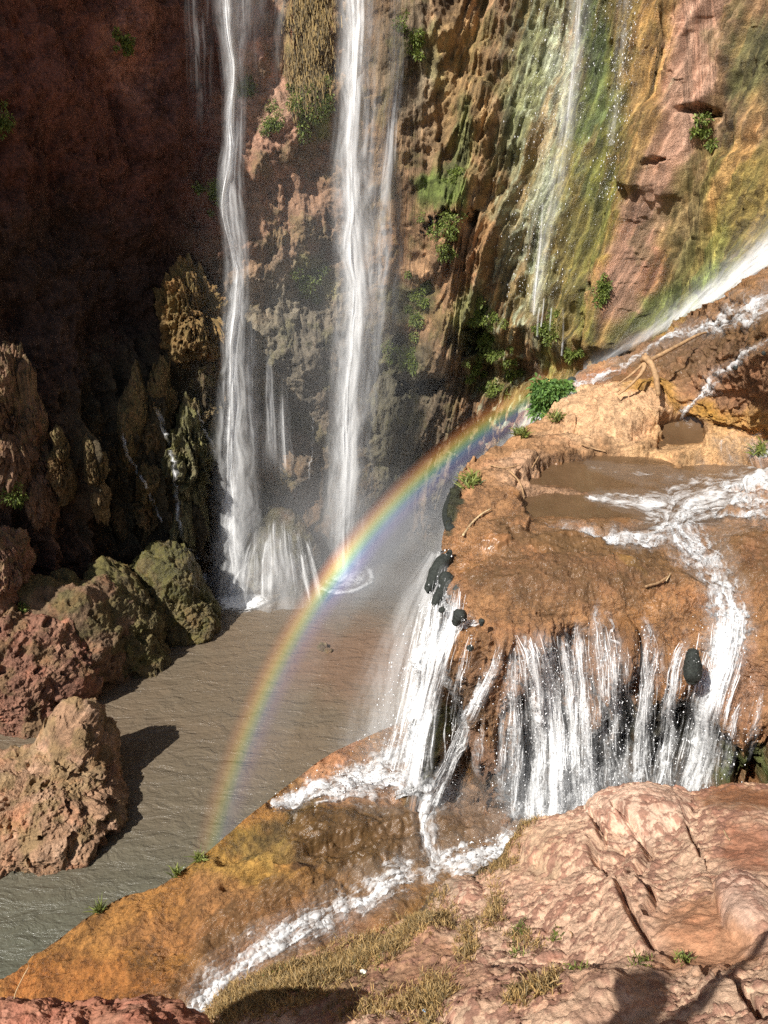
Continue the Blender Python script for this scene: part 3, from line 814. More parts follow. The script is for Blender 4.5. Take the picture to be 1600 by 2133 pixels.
# ================================================================== POOL
def build_pool():
    xs = np.linspace(-34, 26, 420); ys = np.linspace(2, 40, 460)
    X, Y = np.meshgrid(xs, ys, indexing='ij')
    P = np.stack([X, Y, np.zeros_like(X)], -1)
    q = stretch(P, .7, 2.0, 1)
    P[..., 2] = .02 * fbm(q, .9, 3, seed=81)
    t = NT("pool_water")
    p = geo_pos(t)
    n1 = t.noise(p, .25, 4, .6, .5)
    col = t.mix(t.ramp(n1, .35, .7), (.150, .118, .082), (.168, .124, .083))
    near = t.n('SeparateXYZ', ins={0: p})
    g = t.ramp(near.outputs[1], 9., 18., 1, 0)
    col = t.mix(g, col, (.105, .108, .08))
    dn = t.n('VectorMath', operation='DISTANCE'); t.set(dn.inputs[0], p)
    c0 = pz(760, 1370, 0); dn.inputs[1].default_value = tuple(c0)
    nb = t.noise(p, .8, 4, .6)
    sb = t.ramp(t.math('ADD', dn.outputs['Value'], t.math('MULTIPLY', nb, 3)), 2.6, 5.0, .8, 0)
    col = t.mix(sb, col, (.19, .115, .075))
    b = t.n('BsdfPrincipled', ins={'Roughness': .12, 'Specular IOR Level': .55}); t.set(b.inputs['Base Color'], col)
    w1 = t.noise(t.scale(p, (.8, 1.7, 1)), 1.7, 5, .6, .8)
    w2 = t.noise(t.scale(p, (1, 1.5, 1)), 7.0, 4, .6, .4)
    h = t.math('ADD', w1, t.math('MULTIPLY', w2, .22))
    bp = t.n('Bump', ins={'Strength': .85, 'Distance': .17}); t.set(bp.inputs['Height'], h)
    t.t.links.new(bp.outputs[0], b.inputs['Normal'])
    return mesh_obj("plunge_pool_water", P.reshape(-1, 3), grid_faces(420, 460), t.out(b.outputs[0]),
                    label="murky brown plunge pool rippled by the falls", cat="water", kind="structure")
pool = build_pool()
gm = NT("gorge_floor"); gb = gm.n('BsdfPrincipled', ins={'Base Color': (.2, .12, .08), 'Roughness': .9})
gx = np.array([[-300, -300, -2.5], [300, -300, -2.5], [300, 300, -2.5], [-300, 300, -2.5]], float)
mesh_obj("ground", gx, np.array([[0, 1, 2, 3]]), gm.out(gb.outputs[0]), label="gorge floor far beneath the water", cat="ground", kind="structure")

# ================================================================== BOULDERS
def ico_dirs(n):
    """evenly dense sphere as a cube-sphere grid"""
    V, F = [], []
    g = np.linspace(-1, 1, n) * math.pi / 4
    a, b = np.meshgrid(np.tan(g), np.tan(g), indexing='ij')
    one = np.ones_like(a)
    for s in range(6):
        q = [(one, a, b), (-one, b, a), (b, one, a), (a, -one, b), (a, b, one), (b, a, -one)][s]
        V.append(np.stack(q, -1).reshape(-1, 3)); F.append(grid_faces(n, n) + s * n * n)
    V = np.vstack(V); V /= np.linalg.norm(V, axis=1)[:, None]
    F = np.vstack(F)
    key = np.round(V * 1e5).astype(np.int64)
    _, idx, inv = np.unique(key, axis=0, return_index=True, return_inverse=True)
    V = V[idx]; F = inv.reshape(-1)[F]
    return V, F
DIR = {}
def rock(name, centre, ells, seed, mat, base, moss=(.15, .14, .04), mossamt=.5, n=150, amp=1.0, wet=.2, freq=1.0, label=None, cat="boulder", group=None, tint=None, zs=1.0):
    """ells: list of (dx,dy,dz, rx,ry,rz) relative to centre, smoothly joined"""
    if n not in DIR: DIR[n] = ico_dirs(n)
    D, F = DIR[n]
    c = np.array(centre, float)
    E = np.array(ells, float)
    def field(p):
        s = 0
        for e in E:
            q = (((p - e[:3]) / e[3:]) ** 2).sum(-1)
            s = s + np.exp(3.0 * (1 - q))
        return np.log(s)
    lo = np.zeros(len(D)); hi = np.full(len(D), np.abs(E).sum(1).max() * 1.5)
    for _ in range(26):
        mid = .5 * (lo + hi); ins = field(D * mid[:, None]) > 0
        lo = np.where(ins, mid, lo); hi = np.where(ins, hi, mid)
    P = c + D * lo[:, None]
    sz = E[:, 3:5].mean() if zs != 1 else E[:, 3:].mean()
    P_ = P; P = stretch(P, 1, 1, zs)
    r1 = fbm(P, .8 * freq / sz, 3, seed=seed); r2 = fbm(P, 2.2 * freq / sz, 4, .55, seed + 1); r3 = fbm(P, 4.5 * freq / sz, 4, .55, seed + 2, ridge=True)
    cel = cellular(P + .1 * sz * r2[:, None], 2.4 * freq / sz, 7)
    hol = smooth(.35, .6, fbm(P, 1.7 * freq / sz, 3, seed=seed + 9)); P = P_
    disp = sz * amp * (.15 * r1 + .055 * r2 + .018 * r3 - .12 * np.clip(cel - .5, 0, 1) - .10 * hol)
    P = P + D * disp[:, None]
    C = np.broadcast_to(np.array(base, float), P.shape).copy()
    k = smooth(-.1, .5, fbm(P, 1.0 * freq / sz, 4, seed=seed + 3))[:, None]
    C = C * (1 - .5 * k) + np.array(tint or tuple(x * 1.5 for x in base)) * .5 * k
    top = D[:, 2]
    m = smooth(-.05, .45, fbm(P, 1.3 * freq / sz, 4, seed=seed + 5) + .35 * top - .1)[:, None] * mossamt
    C = C * (1 - m) + np.array(moss) * m
    w = np.full(len(P), wet)
    w = np.maximum(w, .8 * (1 - smooth(.0, .35, P[:, 2] - .0)) if c[2] < 4 else w)
    register(P, D)
    return mesh_obj(name, P, F, mat, {'Col': np.clip(C, .01, .85), 'wet': w}, label=label, cat=cat, group=group)

def at(u, v, z): return pz(u, v, z)
b1 = at(150, 1700, .3)
rock("boulder", (-8.8, 14.5, .1), [(0, 0, 0, 2.2, 1.9, 1.2), (.75, 1.2, .8, .9, .8, 1.5), (-1.9, .1, .0, 1.7, 1.6, .95), (1.0, -.7, -.1, 1.2, 1.1, 1.0)], 101, M_bould,
     (.40, .24, .145), (.24, .18, .07), .5, 260, 1.15, .15, 1.7, label="large pitted tan boulder standing in the pool at the left edge of the photo", group="rocks along the left shore of the pool", tint=(.58, .39, .27))
rock("ledge_rock", (-11.5, 18.9, .5), [(0, 0, 0, 2.1, 1.5, 2.6), (1.4, .4, -.1, 1.4, 1.1, 2.3), (-2.0, -.4, .4, 2.2, 1.8, 2.7), (1.1, -.7, -.9, 1.1, .9, 1.9)], 111, M_bould,
     (.27, .135, .09), (.15, .125, .045), .45, 240, 1.0, .15, 1.8, label="reddish brown pitted ledge rock at the waterline behind the large boulder", cat="rock", group="rocks along the left shore of the pool", tint=(.38, .22, .14))
rock("ledge_rock", (-9.7, 20.2, .5), [(0, 0, 0, 1.4, 1.2, 2.9), (-1.2, .2, .2, 1.3, 1.1, 2.9), (.7, .8, 0, .9, 1.0, 2.7)], 121, M_bould,
     (.20, .13, .075), (.13, .12, .04), .65, 180, .9, .3, 1.6, label="brown ledge rock between the red ledge and the mossy domed boulders", cat="rock", group="rocks along the left shore of the pool", tint=(.30, .19, .12))
rock("mossy_boulder", (-8.9, 21.9, .2), [(0, 0, 0, 1.3, 1.4, 2.9), (.5, -.8, -.7, 1.2, 1.0, 1.9), (-.6, .3, .2, .9, 1.0, 2.8)], 131, M_bould,
     (.16, .125, .055), (.15, .135, .04), .8, 150, 1.1, .45, 1.9, label="olive moss covered domed boulder left of the wet mossy dome", group="rocks along the left shore of the pool")
rock("mossy_boulder", (-7.75, 23.7, .2), [(0, 0, 0, 1.35, 1.4, 3.0), (.75, -.5, -.7, 1.15, 1.0, 2.0), (-.5, -.4, -.2, 1.1, 1.0, 2.6)], 141, M_bould,
     (.16, .13, .055), (.14, .135, .04), .8, 170, 1.1, .7, 1.9, label="tall wet mossy dome with water spilling over it beside the left waterfall", group="rocks along the left shore of the pool")
rock("mossy_boulder", (-10.3, 21.2, .3), [(0, 0, 0, 1.0, 1.0, 3.0), (.5, -.4, -.4, .8, .8, 2.5)], 151, M_bould,
     (.17, .13, .06), (.14, .12, .04), .8, 90, 1.1, .4, 1.7, label="small mossy knob at the shaded end of the ledge", group="rocks along the left shore of the pool")
def fin(pts, Y, seed, base, tint, label, moss=(.17, .16, .05), ma=.4, amp=1.3):
    rg = np.random.default_rng(seed)
    q = spline(pts, 9)
    C_ = [pY(u + rg.normal() * w * .35, v, Y + k * .05 + rg.normal() * .12) for k, (u, v, w) in enumerate(q)]
    c0 = np.mean(C_, 0); E = []
    for k, (u, v, w) in enumerate(q):
        r = w * (.62 + .6 * rg.random()) * Y * 1.08 / FPX
        gap = np.linalg.norm(C_[min(k + 1, 8)] - C_[max(k - 1, 0)])
        E.append((*(C_[k] - c0), r, r * 2.6, max(gap * .62, r)))
    rock("rock_fin", c0, E, seed, M_bould, base, moss, ma, 200, amp * 2.3, .3, 2.6, label=label, cat="rock fin", group="upright fins on the shaded wall", tint=tint, zs=.45)
gold = (.21, .14, .065); gt = (.32, .22, .10); rb_ = (.26, .15, .09); rt = (.36, .22, .14)
fin([(286, 790, 9), (284, 840, 16), (272, 920, 22), (266, 1010, 22), (268, 1100, 18), (272, 1165, 10)], 25.4, 401, gold, gt, "longest golden brown rock fin in the shade, directly behind the small mossy knob")
fin([(342, 770, 10), (346, 830, 18), (338, 900, 24), (322, 970, 24)], 25.9, 402, gold, gt, "knobbly rock fin right of the longest one with the white trickle on its flank")
fin([(318, 985, 26), (312, 1060, 20), (306, 1130, 14)], 25.5, 403, gold, gt, "lower rock fin between the long fin and the white trickle")
fin([(398, 860, 24), (394, 930, 40), (392, 1010, 38), (398, 1090, 30)], 26.4, 404, (.15, .14, .075), (.22, .2, .1), "broad green grey rounded fin left of the left waterfall", ma=.7)
fin([(400, 590, 30), (404, 640, 42), (402, 700, 38), (412, 745, 24)], 27.6, 405, (.24, .15, .055), (.32, .22, .09), "orange brown bulge of rock hanging at the edge of the shade", ma=.3)
fin([(430, 770, 22), (440, 830, 26), (448, 900, 22)], 27.6, 406, (.18, .14, .07), (.25, .2, .1), "brown rib below the orange bulge beside the left waterfall")
fin([(8, 740, 16), (18, 820, 26), (26, 910, 30), (30, 1000, 30)], 21.6, 407, rb_, rt, "sunlit reddish fin at the left edge of the photo")
fin([(58, 790, 10), (66, 870, 18), (78, 960, 24), (84, 1050, 24), (76, 1120, 20)], 22.0, 408, rb_, rt, "second sunlit fin from the left edge, taller and narrower")
fin([(122, 910, 8), (132, 970, 16), (142, 1030, 14)], 22.0, 409, gold, gt, "small lit rib standing alone in the dark left of the centre of the wall")
fin([(185, 920, 7), (196, 975, 13), (208, 1030, 12), (220, 1070, 7)], 22.8, 410, gold, gt, "slanting small lit rib between the lone rib and the long fin")
fin([(4, 1130, 24), (16, 1190, 34), (22, 1240, 44)], 19.9, 411, (.30, .165, .11), (.42, .26, .17), "layered reddish rock block above the left end of the ledge", amp=.6)
# rock hump under the left fall that the water fans over
rock("plunge_rock", (-4.15, 27.0, .2), [(0, 0, 0, 1.7, 1.1, 3.0), (-.9, -.5, -.3, .8, .8, 2.0), (.6, -.7, -1.4, .9, .8, 1.6)], 161, M_bould,
     (.14, .11, .075), (.12, .13, .05), .5, 110, .9, .9, 1.2, label="dark wet hump of rock at the foot of the left waterfall", cat="rock")
rock("plunge_rock", (1.5, 30, 0), [(0, 0, 0, 1.6, 1.2, 1.0)], 165, M_bould, (.13, .10, .07), (.1, .11, .05), .4, 70, .9, .9, 1.2, label="low wet rock behind the middle waterfall", cat="rock")
# near red clod at the bottom left
nr = pY(170, 2098, 3.0)
rock("near_rock", nr + np.array([-.1, -.2, -.30]), [(0, 0, .02, .95, .36, .36), (.52, .02, .04, .34, .28, .35), (-.8, 0, .0, .7, .36, .36)], 171, M_near,
     (.36, .15, .095), (.3, .16, .09), .3, 200, .8, .0, 2.0, label="rough dark red rock lump close to the camera at the bottom left corner", cat="rock", tint=(.48, .25, .17))
# stones in the pool shallows
for i, (u, v, r, lb) in enumerate(((672, 1350, .22, "larger left one of two small stones in the brown pool beside the rainbow"), (684, 1357, .15, "smaller right one of two small stones in the brown pool beside the rainbow"))):
    c = at(u, v, .0)
    rock("pool_stone", c, [(0, 0, 0, r, r, r * .8)], 180 + i, M_bould, (.2, .15, .1), n=24, label=lb, cat="stone")
c = at(1210, 925, 9.5)

# ================================================================== WATER OVER ROCK
def conforming(name, pt, lines, mat, lift=.03, hump=.06, cut=1.25, step=1, warp=10, scale_depth=True, vis=None, gain=1.0, fadein=0, **k):
    P, N, u, v = pt['P'], pt['N'], pt['u'], pt['v']
    wm = max(p[2] for ln in lines for p in ln) * 2 + 30
    us = [p[0] for ln in lines for p in ln]; vs = [p[1] for ln in lines for p in ln]
    bx = (u > min(us) - wm) & (u < max(us) + wm) & (v > min(vs) - wm) & (v < max(vs) + wm)
    ii = np.where(bx.any(1))[0]; jj = np.where(bx.any(0))[0]
    sl = (slice(ii[0], ii[-1] + 1), slice(jj[0], jj[-1] + 1))
    P, N, u, v = P[sl].copy(), N[sl], u[sl], v[sl]
    if name == 'stream_water' and pt is terrace: P[..., 2] = np.where(v < 1200, np.maximum(P[..., 2], pt['P0'][sl][..., 2] - .045), P[..., 2])
    r = fbm(P, 1.3, 4, .6, 91)
    al, ac, b = line_field(u + warp * r, v + warp * .5 * r, lines)
    b = b + .35 * fbm(P, 3.0, 3, .6, 95)
    m = np.clip(1 - (np.maximum(b, 0) / cut) ** 1.5, 0, 1) * gain
    if vis is not None: m = m * vis(u, v, P)
    dd = proj(P)[2] / FPX
    turb = fbm(P, 3.0, 3, .5, 93) * .3
    m = m * smooth(0, fadein, al + 30 * r) if fadein else m
    h = lift + hump * m * (.5 + .8 * turb)
    Q = P + N * h[..., None] + np.array([0, 0, 1.0]) * (.25 * h)[..., None]
    n, mm = u.shape
    F = grid_faces(n, mm)
    mk = m.ravel()
    keep = (mk[F].max(1) > .02)
    F = F[keep]
    used, inv = np.unique(F, return_inverse=True)
    flow = np.stack([al * dd, ac * dd, np.zeros_like(al)], -1).reshape(-1, 3)
    return mesh_obj(name, Q.reshape(-1, 3)[used], inv.reshape(F.shape), mat, {'flow': flow[used], 'mask': mk[used]}, **k)

tw = NT("shallow_water")
bw = tw.n('BsdfPrincipled', ins={'Roughness': .06, 'Specular IOR Level': .5})
nw = tw.noise(geo_pos(tw), 1.5, 4, .6)
tw.set(bw.inputs['Base Color'], tw.mix(nw, (.07, .04, .02), (.19, .115, .06)))
hw_ = tw.noise(tw.scale(geo_pos(tw), (1, 1.6, 1)), 7.0, 4, .55, .5)
bq = tw.n('Bump', ins={'Strength': .4, 'Distance': .05}); tw.set(bq.inputs['Height'], hw_); tw.t.links.new(bq.outputs[0], bw.inputs['Normal'])
tw.set(bw.inputs['Alpha'], tw.math('MULTIPLY', tw.ramp(tw.attr('mask'), 0, .3), .86))
M_shallow = tw.out(bw.outputs[0])
def pond_sheet(PL, label):
    u, v = terrace['u'], terrace['v']
    q = np.full(u.shape, 9.0)
    for (cu, cv, ru, rv) in PL: q = np.minimum(q, ((u - cu) / ru) ** 2 + ((v - cv) / np.where(v > cv, rv * 1.7, rv)) ** 2)
    n, m = u.shape; F = grid_faces(n, m); F = F[(q.ravel()[F] < 1.25).all(1)]
    used, inv = np.unique(F, return_inverse=True)
    V = terrace['P0'].reshape(-1, 3)[used].copy(); V[:, 2] -= .05
    return mesh_obj("shallow_pool", V, inv.reshape(F.shape), M_shallow, {'mask': np.clip(1.25 - q.ravel()[used], 0, 1)}, label=label, cat="pool", kind="structure")
pond_sheet([PONDS[i] for i in (0, 1, 4, 5)], "wide brown shallow pools spreading over the upper shelf")
pond_sheet([PONDS[2]], "small deep brown pool under the rill at the right")
pond_sheet([PONDS[3]], "thin brown water film above the cascade lip")
def film(pt, lines, label, lift=.012, cut=1.25):
    o = conforming("water_film", pt, lines, M_film, lift, .004, cut, label=label, kind="structure", cat="water film", warp=20)
    return o
tf = NT("water_film"); bf = tf.n('BsdfPrincipled', ins={'Roughness': .15, 'Specular IOR Level': .55, 'Base Color': (.20, .12, .06)})
hf_ = tf.noise(tf.scale(geo_pos(tf), (1, 1.4, 1)), 9.0, 5, .6, .6); nf_ = tf.noise(geo_pos(tf), 2.2, 4, .65, .4)
bq2 = tf.n('Bump', ins={'Strength': .6, 'Distance': .05}); tf.set(bq2.inputs['Height'], hf_); tf.t.links.new(bq2.outputs[0], bf.inputs['Normal'])
tf.set(bf.inputs['Alpha'], tf.math('MULTIPLY', tf.ramp(tf.attr('mask'), 0, .5), tf.ramp(nf_, .35, .65, .08, .5)))
M_film = tf.out(bf.outputs[0])
film(terrace, [[(1080, 1130, 50), (1250, 1120, 70), (1400, 1130, 80), (1520, 1150, 90)], [(1020, 1210, 40), (1150, 1225, 50), (1300, 1230, 60)]], "thin glossy water sliding over the front of the upper shelf")
film(terrace, [[(1700, 640, 50), (1560, 690, 50), (1420, 750, 40), (1280, 790, 24)]], "thin water sliding down the brown slope beside the driftwood")
film(lower, [[(1150, 1740, 90), (950, 1790, 90), (760, 1860, 90), (600, 1930, 80), (470, 2030, 80), (380, 2120, 80)]], "clear brown water on either side of the lower stream")
film(lower, [[(880, 1720, 60), (760, 1720, 60), (640, 1740, 40)]], "glossy water film on the dark centre of the lower shelf")
conforming("stream_water", terrace, UP_STREAM, M_rapid, .03, .03, gain=.95, 
           label="white rapids winding across the upper orange shelf to its lip", cat="stream")
conforming("stream_water", terrace, [[(1230, 968, 10), (1300, 978, 18), (1370, 984, 20), (1430, 990, 14)]], M_rapid, .012, .006, gain=.5,
           label="scattered foam flecks drifting on the wide brown pool of the upper shelf", cat="foam")
conforming("stream_water", terrace, [[(1690, 610, 34), (1600, 640, 34), (1500, 675, 26), (1400, 722, 15), (1290, 775, 16), (1215, 808, 22), (1180, 840, 24)], [(1700, 660, 14), (1600, 665, 16), (1500, 690, 12)]], M_rapid, .03, .04, gain=.85,
           label="thin white rill running down the top edge of the brown slope past the driftwood", cat="stream")
conforming("stream_water", terrace, [[(1660, 700, 8), (1570, 745, 12), (1490, 810, 11), (1440, 850, 10), (1420, 880, 12)]], M_rapid, .03, .05, gain=.9,
           label="narrow rill dropping into the small brown pool right of the driftwood", cat="stream")
conforming("stream_water", lower, LOW_STREAM[:1] + LOW_STREAM[3:], M_rapid, .03, .03, gain=.95,
           label="white stream running along the foot of the pink bank to the bottom left", cat="stream")
conforming("stream_water", lower, LOW_STREAM[1:3], M_rapid, .03, .06, gain=1.0,
           label="churning white water spilling over the lip of the lower shelf towards the pool", cat="stream")
# the cascade on the terrace face: strands (u, v, half width)
STR = [
    ([(1075, 1300, 16), (1110, 1380, 22), (1120, 1500, 26), (1115, 1620, 30), (1110, 1730, 34)], 1.0),
    ([(1120, 1290, 18), (1140, 1380, 22), (1155, 1500, 22), (1160, 1620, 26), (1150, 1730, 34)], 1.1),
    ([(1165, 1300, 10), (1182, 1400, 15), (1188, 1500, 17), (1190, 1620, 22), (1190, 1740, 30)], 1.0),
    ([(1200, 1280, 9), (1212, 1380, 14), (1218, 1500, 16), (1222, 1620, 19), (1220, 1740, 22)], .9),
    ([(1230, 1250, 7), (1246, 1370, 15), (1250, 1500, 15), (1254, 1640, 18)], .75),
    ([(1262, 1280, 8), (1275, 1390, 15), (1280, 1520, 15), (1282, 1700, 18)], .8),
    ([(1330, 1270, 5), (1345, 1340, 9), (1340, 1440, 12), (1330, 1560, 14), (1330, 1690, 22)], .85),
    ([(1350, 1300, 6), (1366, 1360, 6), (1350, 1450, 8), (1345, 1600, 12)], .8),
    ([(1305, 1320, 5), (1304, 1430, 10), (1302, 1560, 12), (1302, 1700, 16)], .75),
    ([(1070, 1330, 6), (1068, 1420, 14), (1072, 1540, 16), (1070, 1700, 20)], .75),
    ([(1440, 1310, 10), (1410, 1370, 11), (1398, 1450, 13), (1385, 1560, 16), (1370, 1680, 24)], .95),
    ([(1515, 1230, 36), (1515, 1300, 34), (1500, 1380, 34), (1478, 1470, 30), (1455, 1570, 32), (1430, 1690, 44)], 1.1),
    ([(1560, 1440, 6), (1530, 1500, 9), (1515, 1600, 9)], .7),
    ([(1590, 1430, 5), (1580, 1480, 7), (1556, 1560, 7)], .6),
    ([(1050, 1320, 8), (1030, 1390, 8), (1000, 1450, 9), (960, 1530, 10), (920, 1620, 14), (890, 1680, 24)], .95),
    ([(985, 1300, 6), (965, 1380, 6), (950, 1460, 6), (940, 1560, 8)], .75),
    ([(960, 1200, 10), (940, 1290, 14), (920, 1360, 18), (895, 1440, 22), (870, 1540, 30), (850, 1640, 44)], 1.15),
    ([(930, 1160, 8), (915, 1230, 12), (905, 1300, 14), (885, 1400, 18), (865, 1500, 26)], 1.1),
    ([(1000, 1290, 10), (955, 1300, 14), (925, 1350, 18)], 1.0),
    ([(1005, 1480, 3), (1000, 1600, 5)], .6), ([(1050, 1420, 4), (1046, 1540, 6), (1040, 1660, 10)], .6),
]
def fall_sheets(name, line, mat, parent, nl=500, na=36, layers=3, depthamp=.35, seed=0, spread=1.0, wob=.25, peak=1.0, fade=(.0, .0), pw=1.3):
    """line rows: x,y,z,halfwidth. Staggered, gently folded sheets hanging round the centreline"""
    c = spline(np.array(line, float)[:, [2, 0, 1, 3]], nl)[:, [1, 2, 0, 3]]
    s = np.concatenate([[0], np.cumsum(np.linalg.norm(np.diff(c[:, :3], axis=0), axis=1))])
    for k in range(layers):
        rot = (k - (layers - 1) / 2) * .5
        a = np.linspace(-1, 1, na)
        wv = np.stack([np.full(nl, seed * 3.1 + k * 7.7), s * .22, np.zeros(nl)], 1)
        sway = perlin(wv) * wob * c[:, 3] + perlin(wv * np.array([1, 4, 1]) + 9) * wob * .3 * c[:, 3]
        hw = c[:, 3] * spread * (1 + .2 * perlin(wv + 31))
        A, S = np.meshgrid(a, s, indexing='xy')
        X = c[:, 0][:, None] + sway[:, None] + A * hw[:, None] * math.cos(rot)
        fold = fbm(np.stack([A * 2.0 + seed, S * .18, np.full_like(A, k * 3.3)], -1), 1.0, 3, .5, 5)
        Y = c[:, 1][:, None] + A * hw[:, None] * math.sin(rot) * .6 + (A * A - .5) * depthamp * hw[:, None] + fold * depthamp * .7 + (k - layers / 2) * .12
        Z = np.broadcast_to(c[:, 2][:, None], X.shape)
        V = np.stack([X, Y, Z], -1)
        m = np.clip(1 - np.abs(A) ** 1.6, 0, 1) ** pw * peak
        f = S / s[-1]
        if fade[0] > 0: m = m * smooth(0, fade[0], f)
        if fade[1] > 0: m = m * (1 - smooth(1 - fade[1], 1, f))
        flow = np.stack([S, A * hw[:, None] + 13.7 * k + seed, np.zeros_like(S)], -1)
        mesh_obj(name, V.reshape(-1, 3), grid_faces(nl, na), mat, {'flow': flow.reshape(-1, 3), 'mask': m.ravel()}, parent=parent)
face_root = empty("cascade", pz(1200, 1700, 5.5), label="curtain of white water strands falling down the face of the orange shelf", cat="waterfall")
def threads(ln, g, kk):
    """separate ribbons of falling water in front of the face, fraying as they drop"""
    c = spline(ln, 70)
    V, F, FL, MK = [], [], [], []
    n = int(8 + c[:, 2].mean() * 1.9 * g)
    for i in range(n):
        o = RNG.normal() * .62
        i0 = RNG.integers(4, 30) if RNG.random() < .7 else RNG.integers(20, 50); i1 = min(69, i0 + RNG.integers(18, 60))
        idx = np.arange(i0, i1 + 1)
        if len(idx) < 5: continue
        uu = c[idx, 0] + o * c[idx, 2] * 1.15 + 3.5 * perlin(np.stack([idx * .13, np.full(len(idx), i * 3.3 + kk), idx * 0.0], 1))
        vv = c[idx, 1]
        pts_ = []
        for u_, v_ in zip(uu[::6], vv[::6]):
            d, p, nn = on_surf(u_, v_, (1,)); pts_.append(d)
        dd = np.interp(np.arange(len(idx)), np.arange(len(idx))[::6], pts_)
        dd = np.minimum.accumulate(np.maximum(dd, 5)) if False else dd
        k_ = np.ones(5) / 5; dd = np.convolve(np.pad(dd, 2, 'edge'), k_, 'valid')
        off = .10 + .14 * RNG.random()
        P_ = CAM + ray(uu, vv) * (dd - off)[:, None]
        t_ = np.linspace(0, 1, len(idx)); w = (.005 + .016 * RNG.random() ** 2) * (1 + .8 * t_) * np.sin(np.clip(t_ * 1.15 + .04, 0, 1) * math.pi) ** .35
        w = w * (1 + .6 * perlin(np.stack([idx * .45, np.full(len(idx), i * 1.7), idx * 0.0], 1)))
        b = len(V)
        cols = np.linspace(-1, 1, 4)
        s_ = np.concatenate([[0], np.cumsum(np.linalg.norm(np.diff(P_, axis=0), axis=1))])
        for q in range(len(idx)):
            for a_ in cols:
                V.append(P_[q] + np.array([a_ * w[q], (a_ * a_ - .5) * w[q] * .9, 0])); FL.append((s_[q] * 1.5 + i, a_ * w[q] * 1.2 + i * 2.3, 0)); MK.append((.95 if abs(a_) < .5 else .55) * min(1, g + .1) * (1 - .35 * t_[q]))
        for q in range(len(idx) - 1):
            for a_ in range(3): F.append((b + q * 4 + a_, b + q * 4 + a_ + 1, b + q * 4 + a_ + 5, b + q * 4 + a_ + 4))
    if F: mesh_obj("water_threads", np.array(V), np.array(F), M_casc, {'flow': np.array(FL), 'mask': np.array(MK)}, parent=face_root)
for kk, (ln, g) in enumerate(STR):
    if max(p[2] for p in ln) > 14:
        rows = []
        for (a_, b_, w_) in spline(ln, 14):
            ds = [on_surf(a_ + o_, b_, (1,))[0] for o_ in (-w_ * .6, 0, w_ * .6)]
            d_ = np.median(ds) - .16; p_ = CAM + ray(a_, b_) * d_
            rows.append([p_[0], p_[1], p_[2], w_ * d_ / FPX * 1.25])
        rw = np.array(rows)
        for _ in range(2): rw[1:-1, 1] = (rw[:-2, 1] + 2 * rw[1:-1, 1] + rw[2:, 1]) / 4
        rw[:, 2] = np.minimum.accumulate(rw[:, 2] - np.arange(len(rw)) * 1e-3)
        fall_sheets("water_veil", rw, M_curt, face_root, nl=260, na=30, layers=2, seed=300 + kk, peak=.9 * g, wob=.12, depthamp=.12, fade=(.16, .05), pw=.8)
    conforming("water_strand", terrace, [ln], M_casc, .035, .07, 1.5, gain=g * .8, warp=6, parent=face_root, fadein=55)
    threads(ln, g, kk)

# ================================================================== FREE-FALLING WATER
def wp(u, v, Y, w):
    p = pY(u, v, Y); return (p[0], p[1], p[2], w)

# middle waterfall
mid_base = pz(715, 1195, 0)
YM = mid_base[1]
f1 = empty("waterfall", mid_base, label="tall white middle waterfall plunging into the pool behind the rainbow", cat="waterfall")
fall_sheets("water_core", [wp(748, -160, YM - .2, .48), wp(745, 60, YM - .2, .44), wp(740, 180, YM, .36), wp(730, 300, YM, .34), wp(735, 420, YM, .42), wp(728, 520, YM, .46), wp(740, 640, YM, .46), wp(726, 850, YM, .5), wp(724, 1000, YM, .55), wp(716, 1200, YM, .6)],
            M_fall, f1, layers=2, seed=1, wob=.35)
fall_sheets("water_veil", [wp(760, -160, YM + .2, .95), wp(755, 60, YM + .2, .9), wp(745, 250, YM, .85), wp(742, 450, YM, .95), wp(745, 640, YM, 1.05), wp(735, 850, YM, 1.1), wp(722, 1050, YM, 1.15), wp(716, 1200, YM, 1.0)],
            M_veil, f1, layers=2, seed=2, wob=.3)
fall_sheets("water_strand", [wp(828, -160, YM + 1, .2), wp(826, 0, YM + 1, .25), wp(822, 120, YM + 1, .35), wp(806, 260, YM + .8, .5), wp(790, 500, YM + .6, .8), wp(775, 800, YM + .4, .9), wp(760, 1100, YM + .2, .8)],
            M_veil, f1, layers=1, seed=3, wob=.3, fade=(0, .5))
# left waterfall
lb = pz(490, 1240, 0); YL = lb[1]
f2 = empty("waterfall", lb, label="narrower left waterfall dropping past the dark red wall", cat="waterfall")
fall_sheets("water_core", [wp(470, -160, YL, .26), wp(476, 60, YL, .20), wp(488, 150, YL, .16), wp(480, 250, YL, .15), wp(484, 330, YL, .16), wp(470, 430, YL, .15), wp(488, 520, YL, .12), wp(500, 580, YL, .26), wp(490, 680, YL, .28), wp(486, 760, YL, .24), wp(486, 950, YL, .30), wp(484, 1100, YL, .46), wp(486, 1245, YL, .55)],
            M_fall, f2, layers=2, seed=4, wob=.6)
fall_sheets("water_veil", [wp(475, -160, YL + .3, .9), wp(482, 60, YL + .3, .6), wp(488, 250, YL + .2, .45), wp(484, 400, YL, .5), wp(496, 520, YL, .5), wp(500, 640, YL, .55), wp(492, 760, YL, .6), wp(492, 950, YL, .9), wp(492, 1100, YL, 1.2), wp(490, 1245, YL, 1.1)],
            M_veil, f2, layers=2, seed=5, wob=.4, peak=.75)
